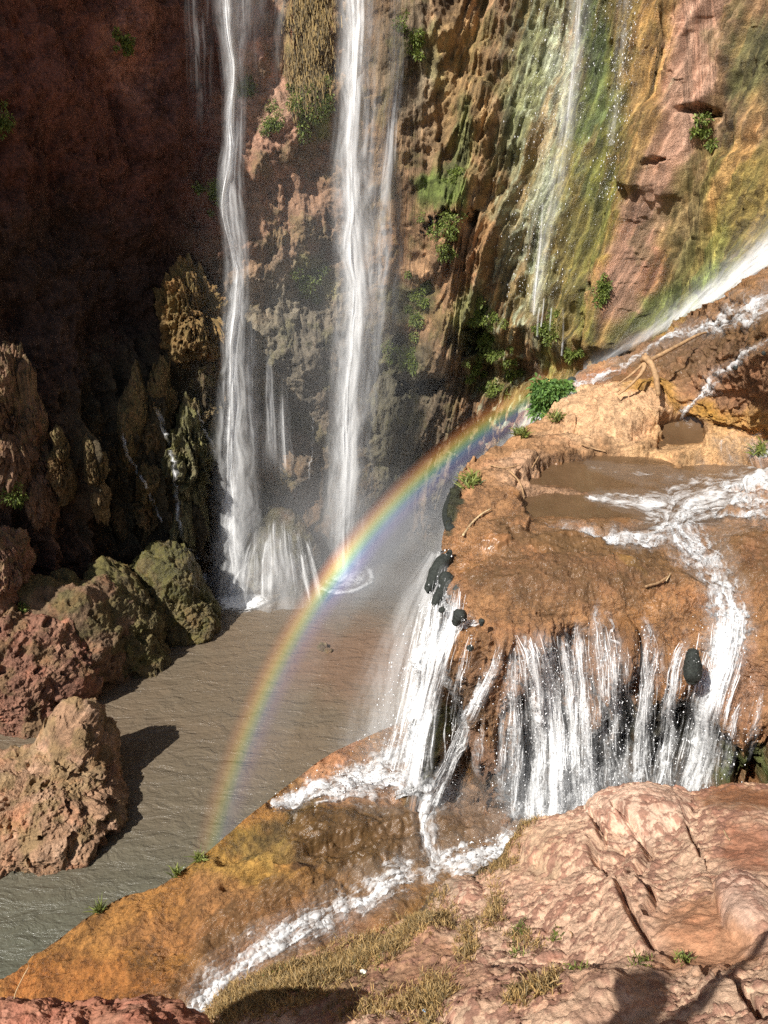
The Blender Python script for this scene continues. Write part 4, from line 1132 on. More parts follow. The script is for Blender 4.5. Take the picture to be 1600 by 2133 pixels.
for i, (u0, v0, u1, v1, w) in enumerate(((560, 700, 570, 1000, .35), (590, 780, 600, 1010, .25), (520, 620, 530, 1000, .4))):
    fall_sheets("water_strand", [wp(u0, v0, YL + .8, w * .6), wp((u0 + u1) / 2, (v0 + v1) / 2, YL + .8, w), wp(u1, v1, YL + .7, w * 1.4)], M_veil, f2, nl=200, na=20, layers=1, seed=10 + i, fade=(.4, .3))
# fan of water spreading over the hump
HX = -4.15
for i in range(38):
    a = RNG.uniform(-1.05, 1.05)
    z0 = 3.3 - .7 * a * a - RNG.random() ** 2 * 1.6
    top = np.array([HX + a * (1.0 + .2 * (3.3 - z0)), 26.3 - .2 * (1 - a * a) - .3 * (3.3 - z0), z0])
    ex = RNG.random() * .5 + .1; end = 0 if RNG.random() < .6 else RNG.random() * 1.2
    rows = []
    for t in np.linspace(0, 1, 6):
        rows.append((top[0] + a * ex * t ** .8, top[1] - (.5 + .5 * ex) * t ** .6, top[2] - (top[2] - end) * (t ** 1.4), .03 + (.06 + .12 * RNG.random()) * t + .03))
    fall_sheets("water_strand", rows, M_veil if i % 2 else M_fall, f2, nl=120, na=10, layers=1, seed=20 + i, peak=.35 + .6 * RNG.random(), wob=1.2, fade=(.12, .3))
fall_sheets("water_veil", [(HX, 25.9, 3.3, .7), (HX, 25.5, 2.2, 1.2), (HX, 25.2, 1.0, 1.7), (HX, 25.0, 0, 1.9)], M_veil, f2, nl=160, na=30, layers=1, seed=77, peak=.7, fade=(.3, 0))
# thin veil of blown water at upper left of that fall
f3 = empty("spray_veil", wp(415, 300, 26.5, 0)[:3], label="faint veil of blown spray left of the left waterfall", cat="spray")
fall_sheets("veil", [wp(410, -160, 26.5, .6), wp(415, 100, 26.5, .5), wp(425, 300, 26.5, .4)], M_veil, f3, nl=200, layers=1, seed=40, peak=.35, fade=(0, .6))
f3 = empty("spray_veil", wp(560, 60, 26.9, 0)[:3], label="wide faint veil of spray between the two waterfalls at the top", cat="spray")
fall_sheets("veil", [wp(545, -160, 26.9, 1.2), wp(555, 60, 26.9, 1.1), wp(545, 260, 26.9, .9)], M_veil, f3, nl=200, layers=1, seed=41, peak=.5, fade=(0, .7))
# trickles down the dark wall
def trickle(pts, label, w=.07, which=(0,), seed=0, off=.06):
    rows = []
    dn_ = spline([(a, b) for a, b in pts], 40)
    for (u, v) in dn_:
        d, p, n = on_surf(u, v)
        q = CAM + (p - CAM) * (1 - off / np.linalg.norm(p - CAM) * 1.2)
        rows.append((q[0], q[1], q[2], w))
    r = np.array(rows); r[:, 2] = np.minimum.accumulate(r[:, 2] - np.arange(len(r)) * 1e-3)
    root = empty("trickle", r[-1, :3], label=label, cat="trickle")
    fall_sheets("water", r, M_fall, root, nl=260, na=10, layers=1, seed=seed, wob=1.6, depthamp=.2, peak=.75, fade=(.1, .1))
trickle([(322, 830), (340, 890), (358, 950), (370, 1020), (375, 1070), (378, 1125)], "white trickle down the mossy fins above the tall mossy dome", .10, seed=50)
trickle([(250, 880), (262, 940), (290, 985), (320, 1040), (342, 1110)], "faint thread of water left of the white trickle on the dark fins", .045, seed=51)
trickle([(412, 845), (425, 895), (445, 930), (462, 990)], "short trickle joining the left waterfall from the mossy wall", .06, seed=52)
trickle([(648, 860), (650, 920), (645, 1000)], "threadlike trickle between the two big waterfalls", .05, seed=53)
trickle([(378, 1132), (405, 1150), (430, 1190), (455, 1240)], "water spilling over the tall mossy dome into the pool", .12, seed=54)
# white flowing curtain on the algae wall
f4 = empty("wall_cascade", on_surf(1115, 620, (0,))[1], label="thin bright water curtain sliding down the pale green algae wall", cat="waterfall")
def wall_sheet(name, pts, mat, peak, seed, off=.25, layers=1):
    rows = []
    for (u, v, w) in pts:
        d, p, n = on_surf(u, v, (0,), 12)
        q = CAM + (p - CAM) * (1 - off / np.linalg.norm(p - CAM)); rows.append((q[0], q[1], q[2], w))
    r = np.array(rows)
    for c_ in (0, 1): r[1:-1, c_] = (r[:-2, c_] + r[1:-1, c_] * 1.5 + r[2:, c_]) / 3.5
    fall_sheets(name, r, mat, f4, nl=500, na=30, layers=layers, seed=seed, peak=peak, wob=.2, depthamp=.15)
wall_sheet("water_sheet", [(1214, -140, .5), (1206, 0, .5), (1196, 150, .45), (1176, 300, .4), (1150, 420, .35), (1132, 520, .3), (1118, 600, .25), (1110, 650, .2)], M_veil, .42, 60, .5, 2)
wall_sheet("water_thread", [(1212, -140, .10), (1207, 0, .11), (1196, 120, .10), (1186, 200, .08), (1174, 300, .06)], M_fall, .6, 61, .6)
wall_sheet("water_thread", [(1130, 420, .05), (1127, 500, .09), (1119, 560, .11), (1112, 610, .11), (1108, 655, .09)], M_fall, .8, 62, .7)
wall_sheet("water_sheet", [(1310, -140, .3), (1300, 20, .35), (1290, 160, .3), (1272, 300, .2)], M_veil, .35, 63, .5)
for i, (u, v0, v1) in enumerate(((1122, 640, 700), (1132, 620, 680), (1175, 640, 740), (1148, 640, 690))):
    wall_sheet("water_thread", [(u, v0, .03), (u - 3, (v0 + v1) / 2, .03), (u - 5, v1, .03)], M_fall, .6, 64 + i, 1.0)

# sloping chute behind the terrace, upper right
f5 = empty("chute_fall", pY(1400, 640, 21.0), label="bright white chute of water rushing down behind the shelf from the right edge", cat="waterfall")
def chute():
    top = spline([(1760, 350, 19.0), (1600, 470, 20.0), (1500, 565, 20.6), (1400, 642, 21.2), (1300, 715, 21.8), (1215, 760, 22.2)], 300)
    bot = spline([(1760, 500, 18.6), (1600, 560, 19.2), (1500, 628, 19.9), (1420, 668, 20.6), (1310, 730, 21.4), (1215, 778, 21.9)], 300)
    na = 40; a = np.linspace(-.9, 1, na)
    for k, (sp_, pk, mt) in enumerate(((.0, .92, M_fall), (.9, .95, M_veil), (2.1, .6, M_veil))):
        T = top.copy(); T[:, 1] -= sp_ * np.linspace(55, 14, 300); T[:, 2] += .1 * k
        A = pY(T[:, 0], T[:, 1], T[:, 2]); B = pY(bot[:, 0], bot[:, 1], bot[:, 2])
        t = np.linspace(0, 1, na)
        V = A[:, None] * (1 - t)[None, :, None] + B[:, None] * t[None, :, None]
        s = np.concatenate([[0], np.cumsum(np.linalg.norm(np.diff(A, axis=0), axis=1))])
        S = np.repeat(s[:, None], na, 1); W = np.linalg.norm(A - B, axis=1)[:, None] * t[None]
        V[..., 1] -= .2 * fbm(V, .8, 3, seed=70 + k)
        m = np.sin(np.clip(t, 0, 1) ** (1.5 if k == 0 else 2.5) * math.pi * .92)[None] * np.ones((300, 1)) * pk
        m = m * (1 - .75 * smooth(.35, .9, s / s[-1]))[:, None]
        flow = np.stack([S * 1.6, W * 1.5 + 9 * k, S * 0], -1)
        mesh_obj("water_sheet", V.reshape(-1, 3), grid_faces(300, na), mt, {'flow': flow.reshape(-1, 3), 'mask': np.clip(m, 0, 1.2).ravel()}, parent=f5)
chute()
# fall that leaves the corner by the bush and drops behind the shelf
f6 = empty("corner_fall", pz(960, 1180, 0), label="hazy waterfall dropping behind the left corner of the upper shelf inside the rainbow", cat="waterfall")
fall_sheets("water_sheet", [wp(1165, 800, 19.8, .3), wp(1150, 845, 19.9, .55), wp(1110, 930, 20.2, 1.1), wp(1060, 1010, 20.4, 1.7), (pz(1000, 1200, 0)[0], 21.0, 3.0, 2.4), (pz(1000, 1200, 0)[0], 21.2, .0, 2.8)], M_veil, f6, layers=3, seed=80, peak=1.0, pw=.9)
fall_sheets("water_core", [wp(1165, 800, 19.7, .2), wp(1150, 845, 19.8, .42), wp(1118, 910, 20.0, .8), wp(1085, 980, 20.2, 1.1)], M_veil, f6, layers=2, seed=83, peak=1.1, fade=(0, .6))

# splash leaving the left flank of the terrace towards the pool
f7 = empty("side_cascade", pz(850, 1620, 5.6), label="white cascade off the left flank of the shelf beside the black mossy knobs", cat="waterfall")
fall_sheets("water_sheet", [wp(925, 1150, 11.2, .12), wp(900, 1240, 10.9, .3), wp(880, 1340, 10.6, .42), wp(860, 1440, 10.3, .5), wp(835, 1540, 10.0, .6), wp(815, 1610, 9.8, .7)], M_casc, f7, layers=2, seed=90, peak=.75, wob=.3, pw=1.0)
fall_sheets("water_spray", [wp(915, 1150, 11.6, .2), wp(880, 1260, 11.4, .6), wp(850, 1400, 11.1, .9), wp(820, 1560, 10.7, 1.1)], M_veil, f7, layers=2, seed=92, peak=.6)

# foam where the falls land
def foam_disc(cu, cv, rx, ry, label, seed, inner=.0, ringy=True):
    c = pz(cu, cv, .0)
    t = np.linspace(0, 2 * math.pi, 200); r = np.linspace(0.02, 1, 70)
    T, R = np.meshgrid(t, r, indexing='ij')
    P = np.stack([c[0] + np.cos(T) * R * rx, c[1] + np.sin(T) * R * ry, np.full_like(T, .05)], -1)
    nz = fbm(P, 1.1, 4, seed=seed)
    P[..., 2] += .05 + .06 * np.abs(nz) * (1 - R)
    ring = np.exp(-((R - .82 + .08 * nz) / .09) ** 2) * .75 + np.exp(-(R / .38) ** 2) * 1.1 + .30 * np.exp(-((R - .55 + .1 * nz) / .12) ** 2)
    m = np.clip(ring if ringy else np.exp(-(R / .5) ** 2) * 1.1 + .3 * (1 - R), 0, 1.1) * (1 - smooth(.9, 1, R))
    flow = np.stack([T * .8 * rx, R * rx, R * 0], -1)
    return mesh_obj("foam", P.reshape(-1, 3), grid_faces(200, 70), M_foam, {'flow': flow.reshape(-1, 3), 'mask': (m * 1.1).ravel()}, label=label, cat="foam")
foam_disc(712, 1205, 1.45, 1.7, "ring of white foam on the pool where the middle waterfall lands", 95)
foam_disc(505, 1255, 1.6, 1.3, "white foam on the pool at the foot of the left waterfall", 96, ringy=False)
foam_disc(600, 1215, 1.2, 1.0, "thin foam drifting off the wet hump at the left fall", 97, ringy=False)

# ------------------------------------------------------------------ droplets
def droplets(name, P, size, label, stretch_z=1.6):
    n = len(P)
    base = np.array([[1, 0, 0], [-1, 0, 0], [0, 1, 0], [0, -1, 0], [0, 0, 1], [0, 0, -1]], float)
    fc = np.array([[0, 2, 4], [2, 1, 4], [1, 3, 4], [3, 0, 4], [2, 0, 5], [1, 2, 5], [3, 1, 5], [0, 3, 5]])
    sz = size * (.35 + RNG.random(n) ** 2.2 * 1.5)
    sc = np.stack([sz, sz, sz * (1 + RNG.random(n) * stretch_z)], 1)
    jit = 1 + .5 * (RNG.random((n, 6, 1)) - .5)
    V = P[:, None, :] + base[None] * sc[:, None, :] * jit
    F = (fc[None] + (np.arange(n) * 6)[:, None, None]).reshape(-1, 3)
    return mesh_obj(name, V.reshape(-1, 3), F, M_drop, {}, label=label, cat="spray", kind="stuff")
td = NT("water_drops"); bd = td.n('BsdfPrincipled', ins={'Base Color': (.93, .94, .96), 'Roughness': .25}); M_drop = td.out(bd.outputs[0])
pts = []
for ln, g in STR:
    c = spline(ln, 60)
    L_ = c[-1, 1] - c[0, 1]
    n = int(L_ * (.35 + c[:, 2].mean() * .015) * g)
    i = RNG.integers(6, 60, n)
    uu = c[i, 0] + RNG.normal(size=n) * (c[i, 2] * .95 + 2 + 5 * (i / 60.0)); vv = c[i, 1] + RNG.normal(size=n) * 5
    Yb = np.interp(vv, [1150, 1250, 1300, 1700], [11.1, 10.1, 9.0, 8.6])
    Y = np.where(uu < 960, np.interp(vv, [1150, 1650], [11.0, 9.3]), Yb) - .15 - RNG.random(n) * .45
    Y = np.where(uu > 1420, Y - .5, Y)
    pts.append(pY(uu, vv, Y))
pts = np.vstack(pts)
droplets("cascade_droplets", pts, .0055, "bright droplets flying off the white cascade on the orange shelf")
n = 900
s_ = RNG.random(n)
uu = 925 - 75 * s_ - np.abs(RNG.normal(size=n)) * 55 * s_ ** .7 + 20 * RNG.random(n); vv = 1160 + 430 * s_ + RNG.normal(size=n) * 12
droplets("flank_droplets", pY(uu, vv, 11.2 - 1.2 * s_ - RNG.random(n) * .4), .0085, "droplets thrown off the left flank of the shelf over the pool")
n = 900
uu = np.where(RNG.random(n) < .4, RNG.normal(760, 90, n), RNG.normal(1180, 150, n))
zz = np.abs(RNG.normal(size=n)) * .14
vbase = np.where(uu < 950, np.interp(uu, [560, 700, 800, 900], [1668, 1630, 1610, 1620]), np.interp(uu, [900, 1000, 1100, 1200, 1500], [1780, 1760, 1740, 1715, 1690]))
zz0 = 5.65 + zz
droplets("splash_droplets", pz(uu, vbase + RNG.normal(size=n) * 14, zz0 + .05), .008, "splashing droplets where the cascade strikes the lower shelf", .4)
# fine sparkling drops on the algae wall
n = 1100
uu = RNG.normal(1150, 42, n) + 0; vv = RNG.random(n) * 620
uu += (320 - vv) * .16
uu2 = RNG.normal(1290, 14, 500); vv2 = RNG.random(500) * 420; uu2 += (200 - vv2) * .12
uu = np.concatenate([uu, uu2]); vv = np.concatenate([vv, vv2])
cl = SURF[0][1:4]
# look the wall up on a coarse pixel raster
gx_, gy_ = (cl[0] / 6).astype(int), (cl[1] / 6).astype(int)
ok = (cl[2] > 0) & (gx_ >= 0) & (gx_ < 270) & (gy_ >= 0) & (gy_ < 356)
ras = np.full((270, 356), 1e9); np.minimum.at(ras, (gx_[ok], gy_[ok]), cl[2][ok])
def wall_pt(u, v, off=.12):
    i = np.clip((u / 6).astype(int), 0, 269); j = np.clip((v / 6).astype(int), 0, 355)
    d = ras[i, j]; good = d < 1e8
    return (CAM + ray(u, v) * (d - off)[:, None])[good]
droplets("wall_droplets", wall_pt(uu, vv), .009, "sparkling drops on the green algae wall", 2.5)

# ================================================================== VEGETATION
def leaf_clump(name, centre, normal, r, n, leaf, mat, label, cat="fern", droop=.4, group=None, parent=None, flat=.6):
    nrm = np.array(normal, float); nrm /= np.linalg.norm(nrm)
    V, F, T = [], [], []
    for i in range(n):
        d = RNG.normal(size=3); d /= np.linalg.norm(d)
        if d @ nrm < 0: d = d - 2 * (d @ nrm) * nrm
        rad = r * RNG.random() ** .5
        p = centre + d * rad * np.array([1, 1, 1.0]) - nrm * rad * (1 - flat) * (d @ nrm)
        dirv = d * .7 + RNG.normal(size=3) * .45 + np.array([0, 0, .3 - droop]); dirv /= np.linalg.norm(dirv)
        side = np.cross(dirv, RNG.normal(size=3)); side /= np.linalg.norm(side)
        l = leaf * (.6 + .8 * RNG.random()); w = l * .22
        mid = p + dirv * l * .5
        tip = p + dirv * l + np.array([0, 0, -droop * l * .5])
        b = len(V); V += [p, mid + side * w, tip, mid - side * w]; F.append((b, b + 1, b + 2, b + 3)); T += [RNG.random()] * 4
    return mesh_obj(name, np.array(V), np.array(F), mat, {'tone': np.array(T)}, False, parent, label=label, cat=cat, group=group)
def fern_at(u, v, r, n, leaf, label, cat="fern", mat=None, which=None, droop=.4, name="fern"):
    d, p, nn = on_surf(u, v, which)
    q = p + (CAM - p) / np.linalg.norm(CAM - p) * r * .15
    root = empty(name, p, label=label, cat=cat)
    # stems of the clump, then its leaves
    cs = [(q, .6)] + [(on_surf(u + RNG.normal() * r * 34, v + RNG.normal() * r * 40, (0,)) , .18 + .25 * RNG.random()) for _ in range(9)]
    for c_, f_ in cs:
        if isinstance(c_, tuple): c_ = c_[1] + (CAM - c_[1]) / np.linalg.norm(CAM - c_[1]) * r * .1
        if np.linalg.norm(c_ - q) > 3.0 * r: continue
        leaf_clump("leaves", c_, (CAM - p) * .1 + nn, r * f_, int(n * .9 * f_), leaf * (.6 + .5 * RNG.random()), mat or M_leaf, None, None, droop, parent=root)
    V, F = [], []
    for i in range(7):
        dd = RNG.normal(size=3); dd[2] = abs(dd[2]) * .5; dd /= np.linalg.norm(dd)
        e = q + dd * r * .8; s = np.cross(dd, [0, 0, 1.0]); s = s / (np.linalg.norm(s) + 1e-6) * .006
        b = len(V); V += [p - s, p + s, e + s * .4, e - s * .4]; F.append((b, b + 1, b + 2, b + 3))
    mesh_obj("stems", np.array(V), np.array(F), M_twig, None, False, root)
    return root
ferns = [(870, 615, .55, 260, "bright green fern clump hanging under the brown drapery right of the middle waterfall"),
         (850, 745, .7, 300, "wide green fern patch low on the wall just right of the middle waterfall"),
         (1005, 660, .6, 320, "tall yellow green fern clump in the middle of the ochre wall"),
         (1012, 712, .55, 320, "brightest fern tuft, directly below the tall yellow green clump"),
         (1140, 675, .5, 240, "green ferns where the algae curtain ends"),
         (935, 470, .75, 330, "ferns lining the dark hollow high on the brown drapery"),
         (985, 770, .35, 150, "small dusty fern tuft on the lowest hanging rock skirt"),
         (640, 590, .6, 230, "ferns on the rib between the two big waterfalls"),
         (660, 230, .7, 260, "leafy green plants beneath the hanging dry moss"),
         (615, 215, .5, 200, "grassy green tuft left of the hanging moss"),
         (575, 250, .5, 160, "grey green tuft on the pink rocks between the falls"),
         (520, 180, .45, 160, "wispy tuft on the pink rock beside the left waterfall"),
         (440, 390, .45, 170, "yellowish shrub at the edge of the shade left of the left waterfall"),
         (265, 92, .35, 130, "small green plant on the sunlit red outcrop at the top left"),
         (860, 85, .6, 200, "dark green plants beside the top of the middle waterfall"),
         (1250, 605, .4, 160, "fern tuft on the left side of the lower pink buttress"),
         (1190, 745, .35, 160, "green tuft on the wall just above the corner bush"),
(1470, 275, .35, 120, "moss tuft below the dark cave in the right wall"),
(30, 1030, .6, 230, "dark green ferns on the shaded wall at the left edge"),
         (45, 1265, .3, 120, "bright small plant on the ledge above the red rock"),
         (5, 250, .4, 100, "green tuft at the upper left edge"),
         (950, 360, .3, 120, "mossy tuft in a groove of the ochre drapery"),
(1060, 770, .45, 160, "dusty green tuft low on the wall left of the corner bush"),
         (1025, 800, .4, 130, "lowest dusty tuft on the wall beneath the fern wall")]
for (u, v, r, n, lb_) in ferns:
    fern_at(u, v, r, int(n * 1.8), .11, lb_)
# bush at the corner of the shelf
bp_ = pY(1160, 812, 18.6)
rb = empty("bush", bp_ - np.array([0, 0, .4]), label="round leafy green bush perched on the back corner of the orange shelf", cat="bush")
for k_ in range(11):
    o_ = RNG.normal(size=3) * np.array([.26, .2, .22])
    leaf_clump("leaves", bp_ + o_ + np.array([0, 0, -.05]), (-.2, -.5, .8) if k_ % 3 else (-.6, -.6, -.3), .20 + .16 * RNG.random(), 260, .12 + .05 * RNG.random(), M_bush, None, None, .5, parent=rb, flat=1.0)
V = []; F = []
for i in range(12):
    d = RNG.normal(size=3); d[2] = abs(d[2]); d /= np.linalg.norm(d)
    a_ = bp_ - np.array([0, 0, .4]); e = bp_ + d * .35; s = np.cross(d, [0, 1, 0]) * .012; b = len(V)
    V += [a_ - s, a_ + s, e + s * .4, e - s * .4]; F.append((b, b + 1, b + 2, b + 3))
mesh_obj("stems", np.array(V), np.array(F), M_wood, None, False, rb)
# hanging dry moss
def hanging(cu, cv, ru, rv, n, label):
    V, F, T = [], [], []
    k = 0
    while k < n:
        u = cu + ru * RNG.normal() * .55; v = cv + rv * (2 * RNG.random() - 1)
        if abs(u - cu) > ru * (1.15 + .3 * math.sin(v * .06)): k += 1; continue
        d, p, nn = on_surf(u, v, (0,), 5); k += 1
        p = p + (CAM - p) / np.linalg.norm(CAM - p) * .05
        for j in range(9):
            q = p + RNG.normal(size=3) * .14
            l = .25 + .5 * RNG.random(); w = .006 + .008 * RNG.random()
            m1 = q + np.array([RNG.normal() * .04, -.10, -l * .5]); e = m1 + np.array([RNG.normal() * .05, .04, -l * .5])
            b = len(V); sx = np.array([w, 0, 0])
            V += [q - sx, q + sx, m1 + sx, m1 - sx, e]; t_ = RNG.random(); T += [t_] * 5
            F += [(b, b + 1, b + 2, b + 3), (b + 3, b + 2, b + 4, b + 4)]
    F = [(a, b_, c_, d_) for a, b_, c_, d_ in F if c_ != d_] 
    return mesh_obj("hanging_moss", np.array(V), np.array(F), M_moss, {'tone': np.array(T)}, False, label=label, cat="moss", kind="stuff")
hanging(645, 90, 40, 130, 560, "curtain of dry golden moss hanging on the rock between the two waterfalls")

# grass --------------------------------------------------------
def scatter_on(pt, uv, jitter=.0):
    """nearest vertex of a patch for each (u,v) of its own parameters"""
    u, v = pt['u'], pt['v']
    gi = 14
    key = {}
    uu = (u.ravel() / gi).astype(int); vv = (v.ravel() / gi).astype(int)
    order = RNG.permutation(len(uu))
    inside = order[(u.ravel()[order] > -50) & (u.ravel()[order] < 1650) & (v.ravel()[order] < 2300)][:90000]
    for j in inside.tolist(): key.setdefault((int(uu[j]), int(vv[j])), []).append(j)
    out = []
    P = pt['P'].reshape(-1, 3); N = pt['N'].reshape(-1, 3)
    for (a, b) in uv:
        l = key.get((int(a / gi), int(b / gi)))
        if l:
            j = l[RNG.integers(0, len(l))]; out.append((P[j], N[j]))
    return out
def blades(name, spots, mat, label, h0, h1, w, per=5, kind="stuff", lean=.5, cat="grass"):
    V, F, T = [], [], []
    for p, nn in spots:
        tone = RNG.random()
        for k in range(per):
            q = p + RNG.normal(size=3) * np.array([.02, .02, .002])
            d = np.array([RNG.normal() * lean, RNG.normal() * lean, 1.0]); d /= np.linalg.norm(d)
            h = h0 + (h1 - h0) * RNG.random(); s = np.cross(d, RNG.normal(size=3)); s = s / np.linalg.norm(s) * w
            m1 = q + d * h * .55; e = q + d * h + np.array([d[0], d[1], -.3]) * h * .3
            b = len(V); V += [q - s, q + s, m1 + s, m1 - s, e + s * .2, e - s * .2]
            F += [(b, b + 1, b + 2, b + 3), (b + 3, b + 2, b + 4, b + 5)]
            T += [min(1, max(0, tone + .3 * RNG.normal()))] * 6
    return mesh_obj(name, np.array(V), np.array(F), mat, {'tone': np.array(T)}, False, label=label, cat=cat, kind=kind)
def sample_area(blobs, seed=0):
    out = []
    for (cu, cv, ru, rv, n, ang) in blobs:
        a = math.radians(ang)
        for i in range(n):
            x, y = RNG.normal() * .5 * ru, RNG.normal() * .5 * rv
            if abs(x) > ru * 1.1 or abs(y) > rv * 1.1: continue
            out.append((cu + x * math.cos(a) - y * math.sin(a), cv + x * math.sin(a) + y * math.cos(a)))
    return out
g1 = sample_area([(700, 2010, 240, 44, 3000, -26), (560, 2080, 130, 50, 1500, -20), (850, 1950, 110, 40, 900, -25), (900, 1900, 60, 30, 260, -25), (470, 2110, 60, 40, 600, -30), (900, 2090, 60, 50, 420, -60),
                  (1030, 1900, 18, 50, 240, 10), (975, 1970, 20, 50, 200, 10), (1050, 1800, 50, 18, 260, -35), (1100, 1740, 40, 14, 160, -40), (1090, 1960, 40, 20, 60, 0), (1150, 2080, 30, 14, 120, -20), (800, 2100, 120, 30, 300, 0),
                  (1110, 2110, 60, 8, 120, -10)])
blades("dry_grass", scatter_on(bank, g1), M_grass, "dry straw coloured grass covering the bank beside the stream", .03, .085, .0035, 6)
g2 = sample_area([(740, 2010, 60, 30, 40, 0), (1085, 1935, 14, 10, 40, 0), (1070, 1975, 10, 8, 24, 0), (1155, 1950, 14, 8, 20, 0), (1350, 2030, 20, 6, 20, 0), (1420, 1998, 12, 6, 24, 0), (1210, 2060, 20, 6, 16, 0), (600, 2060, 80, 30, 50, 0)])
blades("green_grass", scatter_on(bank, g2), M_green, "sparse green blades sprouting between the dry grass and stones", .02, .05, .004, 5)
for (u, v, lb_) in ((362, 1812, "tuft of green grass on the rim of the orange lower shelf"), (410, 1785, "smaller grass tuft on the rim of the lower shelf, right of the first"), (200, 1890, "tiny leafy sprig on the rim of the lower shelf at the left")):
    sp_ = [on_surf(u + RNG.normal() * 5, v + RNG.normal() * 3, (2,))[1:] for _ in range(10)]
    blades("grass_tuft", sp_, M_green, lb_, .06, .18, .007, 6, kind=None, lean=.7, cat="grass tuft")
for (u, v, lb_) in ((985, 1005, "green tuft on the orange rocks at the left rim of the upper shelf"), (1080, 905, "grass tuft on the back rim of the orange shelf"), (1585, 945, "dark green tuft on the pale slab at the right edge"), (1160, 870, "little grass tuft below the corner bush")):
    sp_ = [on_surf(u + RNG.normal() * 8, v + RNG.normal() * 5, (1,))[1:] for _ in range(16)]
    blades("grass_tuft", sp_, M_green, lb_, .12, .30, .013, 6, kind=None, lean=.8, cat="grass tuft")

# ================================================================== STICKS AND KNOBS
def tube_mesh(pts, radii, sides=10, rough=.12, seed=0):
    c = spline(np.hstack([np.asarray(pts, float), np.asarray(radii, float)[:, None]]), max(16, 8 * len(pts)))
    P = c[:, :3]; r = c[:, 3]
    t = np.gradient(P, axis=0); t /= np.linalg.norm(t, axis=1)[:, None]
    a = np.array([.3, .2, .93]); x = np.cross(t, a); x /= np.linalg.norm(x, axis=1)[:, None]; y = np.cross(t, x)
    th = np.linspace(0, 2 * math.pi, sides, endpoint=False)
    V = P[:, None] + (x[:, None] * np.cos(th)[None, :, None] + y[:, None] * np.sin(th)[None, :, None]) * r[:, None, None]
    V = V + (V - P[:, None]) * (rough * 2 * fbm(V, 12, 3, seed=seed))[..., None]
    n = len(P)
    i = np.arange(n - 1)[:, None] * sides + np.arange(sides)[None]; j = np.arange(n - 1)[:, None] * sides + (np.arange(sides)[None] + 1) % sides
    F = np.stack([i, j, j + sides, i + sides], -1).reshape(-1, 4)
    V = V.reshape(-1, 3)
    V = np.vstack([V, P[:1] - t[:1] * .01, P[-1:] + t[-1:] * .01]); a0, b0 = len(V) - 2, len(V) - 1
    caps = [(a0, (k + 1) % sides, k, a0) for k in range(sides)]
    tri = [((k + 1) % sides, k, a0) for k in range(sides)] + [((n - 1) * sides + k, (n - 1) * sides + (k + 1) % sides, b0) for k in range(sides)]
    q = F
    F3 = np.vstack([q[:, [0, 1, 2]], q[:, [0, 2, 3]], np.array(tri)])
    return V, F3
def stick(name, uvs, radii, label, mat=None, lift=.04, cat="driftwood", which=(1,), parent=None, hs=None):
    pts = []
    for k, (u, v) in enumerate(uvs):
        d, p, n = on_surf(u, v, which)
        h = lift if hs is None else hs[k]
        pts.append(CAM + ray(u, v) * (d - h * 1.5))
    V, F = tube_mesh(pts, radii)
    return mesh_obj(name, V, F, mat or M_wood, {}, True, parent, label=label, cat=cat)
dw = empty("driftwood", pY(1345, 770, 17.0), label="forked driftwood limb propped on the brown slope above the orange slabs", cat="driftwood")
def limb(pts, radii):
    P = [pY(u, v, Y) for (u, v, Y) in pts]
    V, F = tube_mesh(P, radii); mesh_obj("limb", V, F, M_wood, {}, True, dw)
limb([(1372, 824, 16.2), (1368, 790, 16.3), (1358, 760, 16.5), (1345, 746, 16.7), (1337, 752, 16.9)], [.05, .06, .07, .07, .05])
limb([(1345, 736, 16.7), (1346, 752, 16.7), (1338, 775, 16.6), (1310, 805, 16.5), (1288, 822, 16.4)], [.03, .05, .04, .03, .02])
limb([(1342, 756, 16.7), (1318, 778, 16.8), (1280, 806, 16.8)], [.03, .026, .015])
limb([(1350, 752, 16.7), (1390, 732, 16.9), (1450, 700, 17.4), (1480, 690, 17.9)], [.05, .045, .035, .02])
limb([(1342, 757, 16.7), (1335, 775, 16.6), (1322, 792, 16.6)], [.03, .02, .015])
stick("twig", [(965, 1115), (985, 1088), (1005, 1070), (1022, 1060)], [.022, .020, .016, .01], "pale straight twig lying at the left rim of the upper shelf", M_twig)
stick("twig", [(1060, 980), (1078, 998), (1088, 1018), (1092, 1042)], [.016, .018, .016, .01], "bent brown twig reaching into the shallow pool on the shelf")
stick("twig", [(1108, 975), (1118, 958), (1122, 950)], [.014, .012, .008], "short twig standing by the slab at the back of the shallow pool")
stick("twig", [(1020, 968), (1050, 975), (1085, 968)], [.010, .014, .008], "thin twig in the debris on the left rim of the shelf")
stick("twig", [(1345, 1222), (1372, 1214), (1392, 1200)], [.02, .018, .01], "dark twig caught on the lip above the cascade", M_wood)
stick("twig", [(1388, 1210), (1394, 1200), (1397, 1194)], [.010, .009, .006], "tiny pale twig beside the dark twig on the cascade lip", M_twig)
stick("twig", [(1210, 925), (1240, 935), (1262, 940)], [.012, .014, .008], "short brown twig on the orange slab behind the shallow pool")
stick("twig", [(905, 2010), (915, 1996), (922, 1990)], [.004, .004, .003], "thin twig on the pink bank near the dry grass", M_wood, .01, which=(3,))
stick("twig", [(1186, 1940), (1192, 1946), (1190, 1955)], [.004, .005, .003], "tiny bent twig on the pink bank", M_wood, .01, which=(3,))
stick("twig", [(1508, 1730), (1514, 1742), (1520, 1750)], [.007, .007, .006], "short pale stick on the right of the pink bank", M_twig, .01, which=(3,))
V, F = tube_mesh([pY(26, 2105, 3.05), pY(32, 2070, 3.06), pY(48, 2035, 3.08), pY(60, 2012, 3.1), pY(54, 1998, 3.1)], [.004, .0035, .003, .002, .001])
